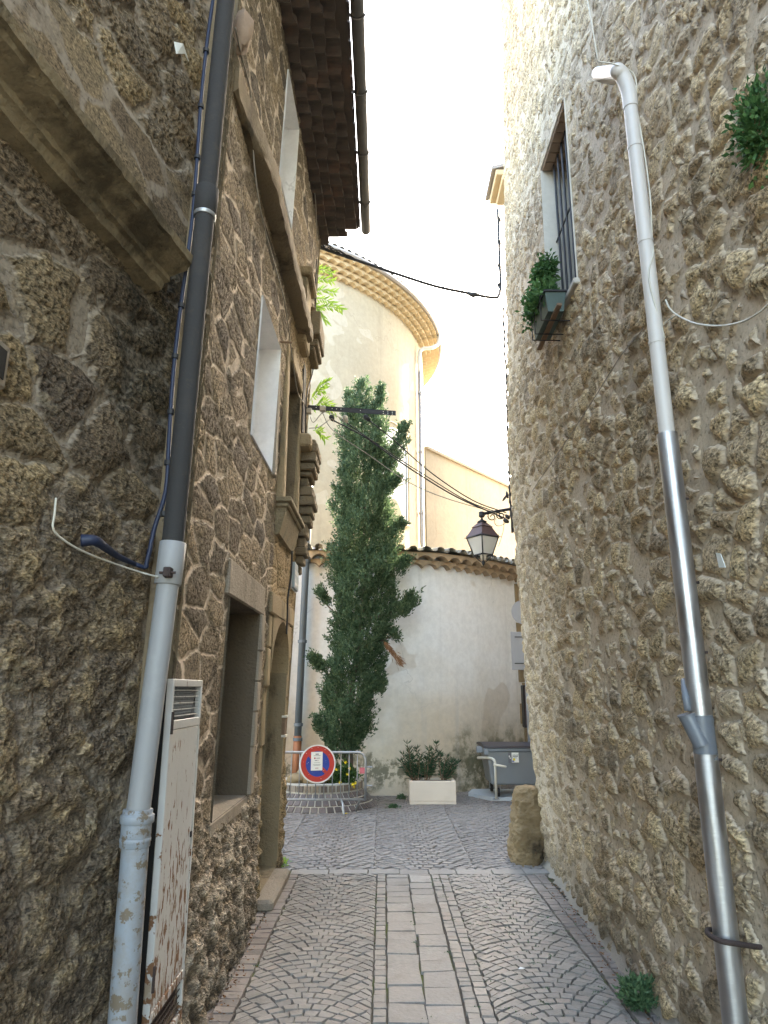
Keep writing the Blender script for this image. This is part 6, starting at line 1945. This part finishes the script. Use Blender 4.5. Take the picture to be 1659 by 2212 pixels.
g1 = gnd(867, 1727); weed('weed', 'small weed between the barrier and the cream planter', (g1.x, g1.y, 0), (0.07, 0.05, 0.04), 160, 0.035, 0.018, M['weed'], 5)
g1 = gnd(850, 1746); weed('weed', 'flat green weed in the paving in front of the chapel wall', (g1.x, g1.y, 0), (0.09, 0.05, 0.025), 160, 0.04, 0.02, M['weed'], 6)
# ailanthus fronds behind the corner
ai = thing('leafy_sapling', 'light green fern like fronds sticking out behind the left house corner', 'sapling', tuple(ony(680, 700, 8.2)))
fr_ = [((672, 590), (714, 584)), ((670, 612), (716, 604)), ((668, 636), (720, 628)), ((668, 645), (734, 660)), ((672, 670), (736, 665)), ((670, 655), (704, 690)),
       ((676, 858), (706, 822)), ((668, 868), (698, 838)), ((680, 876), (714, 872)), ((676, 930), (700, 944)), ((668, 884), (722, 886))]
lC, lD, lL = [], [], []
for (p0, p1) in fr_:
    yy = 8.25 + rng.uniform(-0.15, 0.15)
    a = ony(p0[0], p0[1], yy); b = ony(p1[0], p1[1], yy - 0.1)
    mid = a.lerp(b, 0.5) + Vector((0, 0, 0.04))
    pts = catmull([a, mid, b - Vector((0, 0, 0.02))], 6)
    MB().tube(pts, 0.004, 5).build('frond_stem', M['brightleaf'], ai)
    for i in range(2, len(pts)):
        t_ = (pts[i] - pts[i - 1]).normalized()
        for s_ in (-1, 1):
            lC.append(np.array(pts[i])); lD.append(np.array(t_) * 0.5 + np.array([0, 0.1 * s_, -0.75 if s_ < 0 else 0.25]) + rng.normal(size=3) * 0.1); lL.append(0.11)
V, F = leaf_quads(lC, lD, np.array(lL), 0.026, 0.05, roll=np.tile([0.1, 1.0, 0.1], (len(lC), 1)) + rng.normal(size=(len(lC), 3)) * .4)
MB().add(V, F).build('foliage', M['brightleaf'], ai)
st_ = ony(668, 1000, 8.3)
MB().tube([ony(640, 1250, 8.3), ony(655, 1000, 8.3), ony(668, 780, 8.25), ony(672, 620, 8.25)], [0.02, 0.018, 0.014, 0.008], 6).build('trunk', M['trunk'], ai)

# ------------------------------------------------------------------ backs of road signs at the right, dark shutter strip
SY = 12.4
rs = thing('road_sign', 'round grey back of a road sign peeping past the rounded corner', 'road sign', tuple(ony(1130, 1322, SY)))
c = ony(1131, 1322, SY); r_ = c.x - ony(1105, 1322, SY).x
MB().tube([(c.x, SY, c.z), (c.x, SY + 0.012, c.z)], r_, 40).build('plate', M['signback'], rs, angle=40)
a = ony(1103, 1365, SY); b = ony(1160, 1447, SY)
r2 = thing('road_sign', 'rectangular grey back of a road sign below the round one', 'road sign', (a.x, SY, b.z))
mb = MB(); mb.box((a.x, SY, b.z), (b.x, SY + 0.02, a.z), bev=0.004); mb.build('plate', M['signback'], r2)
for v in (1375, 1432):
    p0 = ony(1112, v, SY - 0.012); MB().box((p0.x, SY - 0.014, p0.z - 0.015), (b.x, SY - 0.001, p0.z + 0.0)).build('rail', M['black_iron'], r2)
po = ony(1139, 1500, SY + 0.05)
MB().rod((po.x, SY + 0.05, 0), (po.x, SY + 0.05, c.z + r_), 0.03, 12).build('post', M['signback'], r2, smooth=True)
a = ony(1129, 1480, 12.9); b = ony(1150, 1572, 12.9)
sh_ = thing('wall_cabinet', 'dark upright box on the chapel wall above the bin', 'cabinet', (a.x, 12.9, b.z))
MB().box((a.x, 12.9, b.z), (a.x + 0.35, 13.1, a.z), bev=0.01).build('case', M['black_iron'], sh_)
MB().box((a.x + 0.03, 12.893, b.z + 0.04), (a.x + 0.30, 12.899, a.z - 0.04)).build('door', M['lamp_maroon'], sh_)
# yellow leaf and litter on the paving
for i, (u, v, m_, lab) in enumerate(((741, 1761, 'yellow', 'fallen yellow leaf on the paving in front of the barrier'), (1120, 2102, 'paper', 'pale stone chip lying in the right hand paving'), (878, 1860, 'dead', 'small brown dead leaf lying by the gutter'))):
    g1 = gnd(u, v)
    V, F = leaf_quads([[g1.x, g1.y, 0.022 if v > 1900 else 0.016]], [[1, 0.3, 0.02]], 0.09 if i == 0 else 0.05, 0.04, 0.1, roll=np.array([[0, 0, 1.0]]) + 0.01)
    V2 = V.copy(); V2[:, 2] -= 0.002
    o = MB().add(V, F).build('fallen_leaf' if i != 1 else 'stone_chip', M[m_]); o.rotation_euler = (0, 0, 0)
    tag(o, lab, 'leaf' if i != 1 else 'stone chip')

# moss and tiny weeds in the joints
mc = []
for _ in range(230):
    if rng.random() < 0.72: x, y = rng.uniform(0.62, 1.40), rng.uniform(3.3, 6.6)
    elif rng.random() < 0.6: x, y = rng.choice([0.452, 0.235, 0.53, -0.07, -0.83]) + rng.normal() * 0.006, rng.uniform(3.3, 7.3)
    else: x, y = rng.choice([1.50, -0.98]) + rng.normal() * 0.02, rng.uniform(3.4, 7.2)
    k = rng.integers(6, 26)
    L_ = rng.uniform(0.01, 0.05)
    for q in range(k):
        mc.append((x + rng.normal() * L_ * 0.6, y + rng.normal() * 0.006, rng.uniform(0.0, 0.010)))
mc = np.array(mc)
md = rng.normal(size=mc.shape) * 0.6 + np.array([0, 0, 1.0])
V, F = leaf_quads(mc, md, rng.uniform(0.006, 0.015, len(mc)), rng.uniform(0.004, 0.009, len(mc)))
tag(MB().add(V, F).build('moss', M['weed']), 'green moss growing in the joints of the paving', 'moss', kind='stuff')
# a few bits of grit and dry leaf along the wall foot
gc = []
for _ in range(420):
    sd_ = rng.random() < 0.5
    y = rng.uniform(3.4, 7.4)
    x = (float(xr(np.float64(y), np.float64(0))) - 0.05 - abs(rng.normal()) * 0.05) if sd_ else (float(xl(np.float64(y), np.float64(0))) + 0.05 + abs(rng.normal()) * 0.05)
    gc.append((x, y, 0.016 + rng.uniform(0, 0.006)))
gc = np.array(gc); gd = rng.normal(size=gc.shape); gd[:, 2] *= 0.2
V, F = leaf_quads(gc, gd, rng.uniform(0.008, 0.03, len(gc)), rng.uniform(0.006, 0.016, len(gc)))
tag(MB().add(V, F).build('litter', M['dead']), 'dry leaf crumbs and grit along the foot of the walls', 'litter', kind='stuff')

# ------------------------------------------------------------------ sub-parts: hang small pieces on the part they belong to
def centre_of(o):
    n = len(o.data.vertices)
    a = np.empty(n * 3); o.data.vertices.foreach_get('co', a)
    return a.reshape(-1, 3).mean(0)
def base_name(o): return o.name.split('.')[0]
SUB = {'sticker_print': 'sticker', 'lettering': ('sticker', 'plate'), 'fork': 'wheel', 'notice_print': 'notice', 'lock': 'door', 'hinge': 'door', 'clamp_bolt': 'clamp',
       'collar_lip': 'lower_pipe', 'socket': 'middle_pipe', 'branch_cap': 'branch', 'branch_hose': 'branch', 'rivet': ('upper_sleeve', 'lower_sleeve'), 'roof_tiles': 'roof',
       'window_pane': 'window_frame', 'handle': 'body', 'rim_bricks': 'skirt', 'skirt_setts': 'skirt', 'scroll': 'bracket_arm', 'finial': 'frame', 'cap': 'hood', 'hole': 'bar',
       'scratch': ('red_ring', 'blue_disc'), 'mesh': 'frame', 'splice': 'cable', 'clip': 'cable', 'transom': 'white_reveal', 'red_bar': 'blue_disc'}
for root in [o for o in bpy.data.objects if o.parent is None and o.type == 'EMPTY']:
    kids = list(root.children)
    for k in kids:
        t_ = SUB.get(base_name(k))
        if not t_: continue
        t_ = (t_,) if isinstance(t_, str) else t_
        cands = [q for q in kids if base_name(q) in t_ and q is not k]
        if cands:
            ck = centre_of(k)
            k.parent = min(cands, key=lambda q: float(np.linalg.norm(centre_of(q) - ck)))
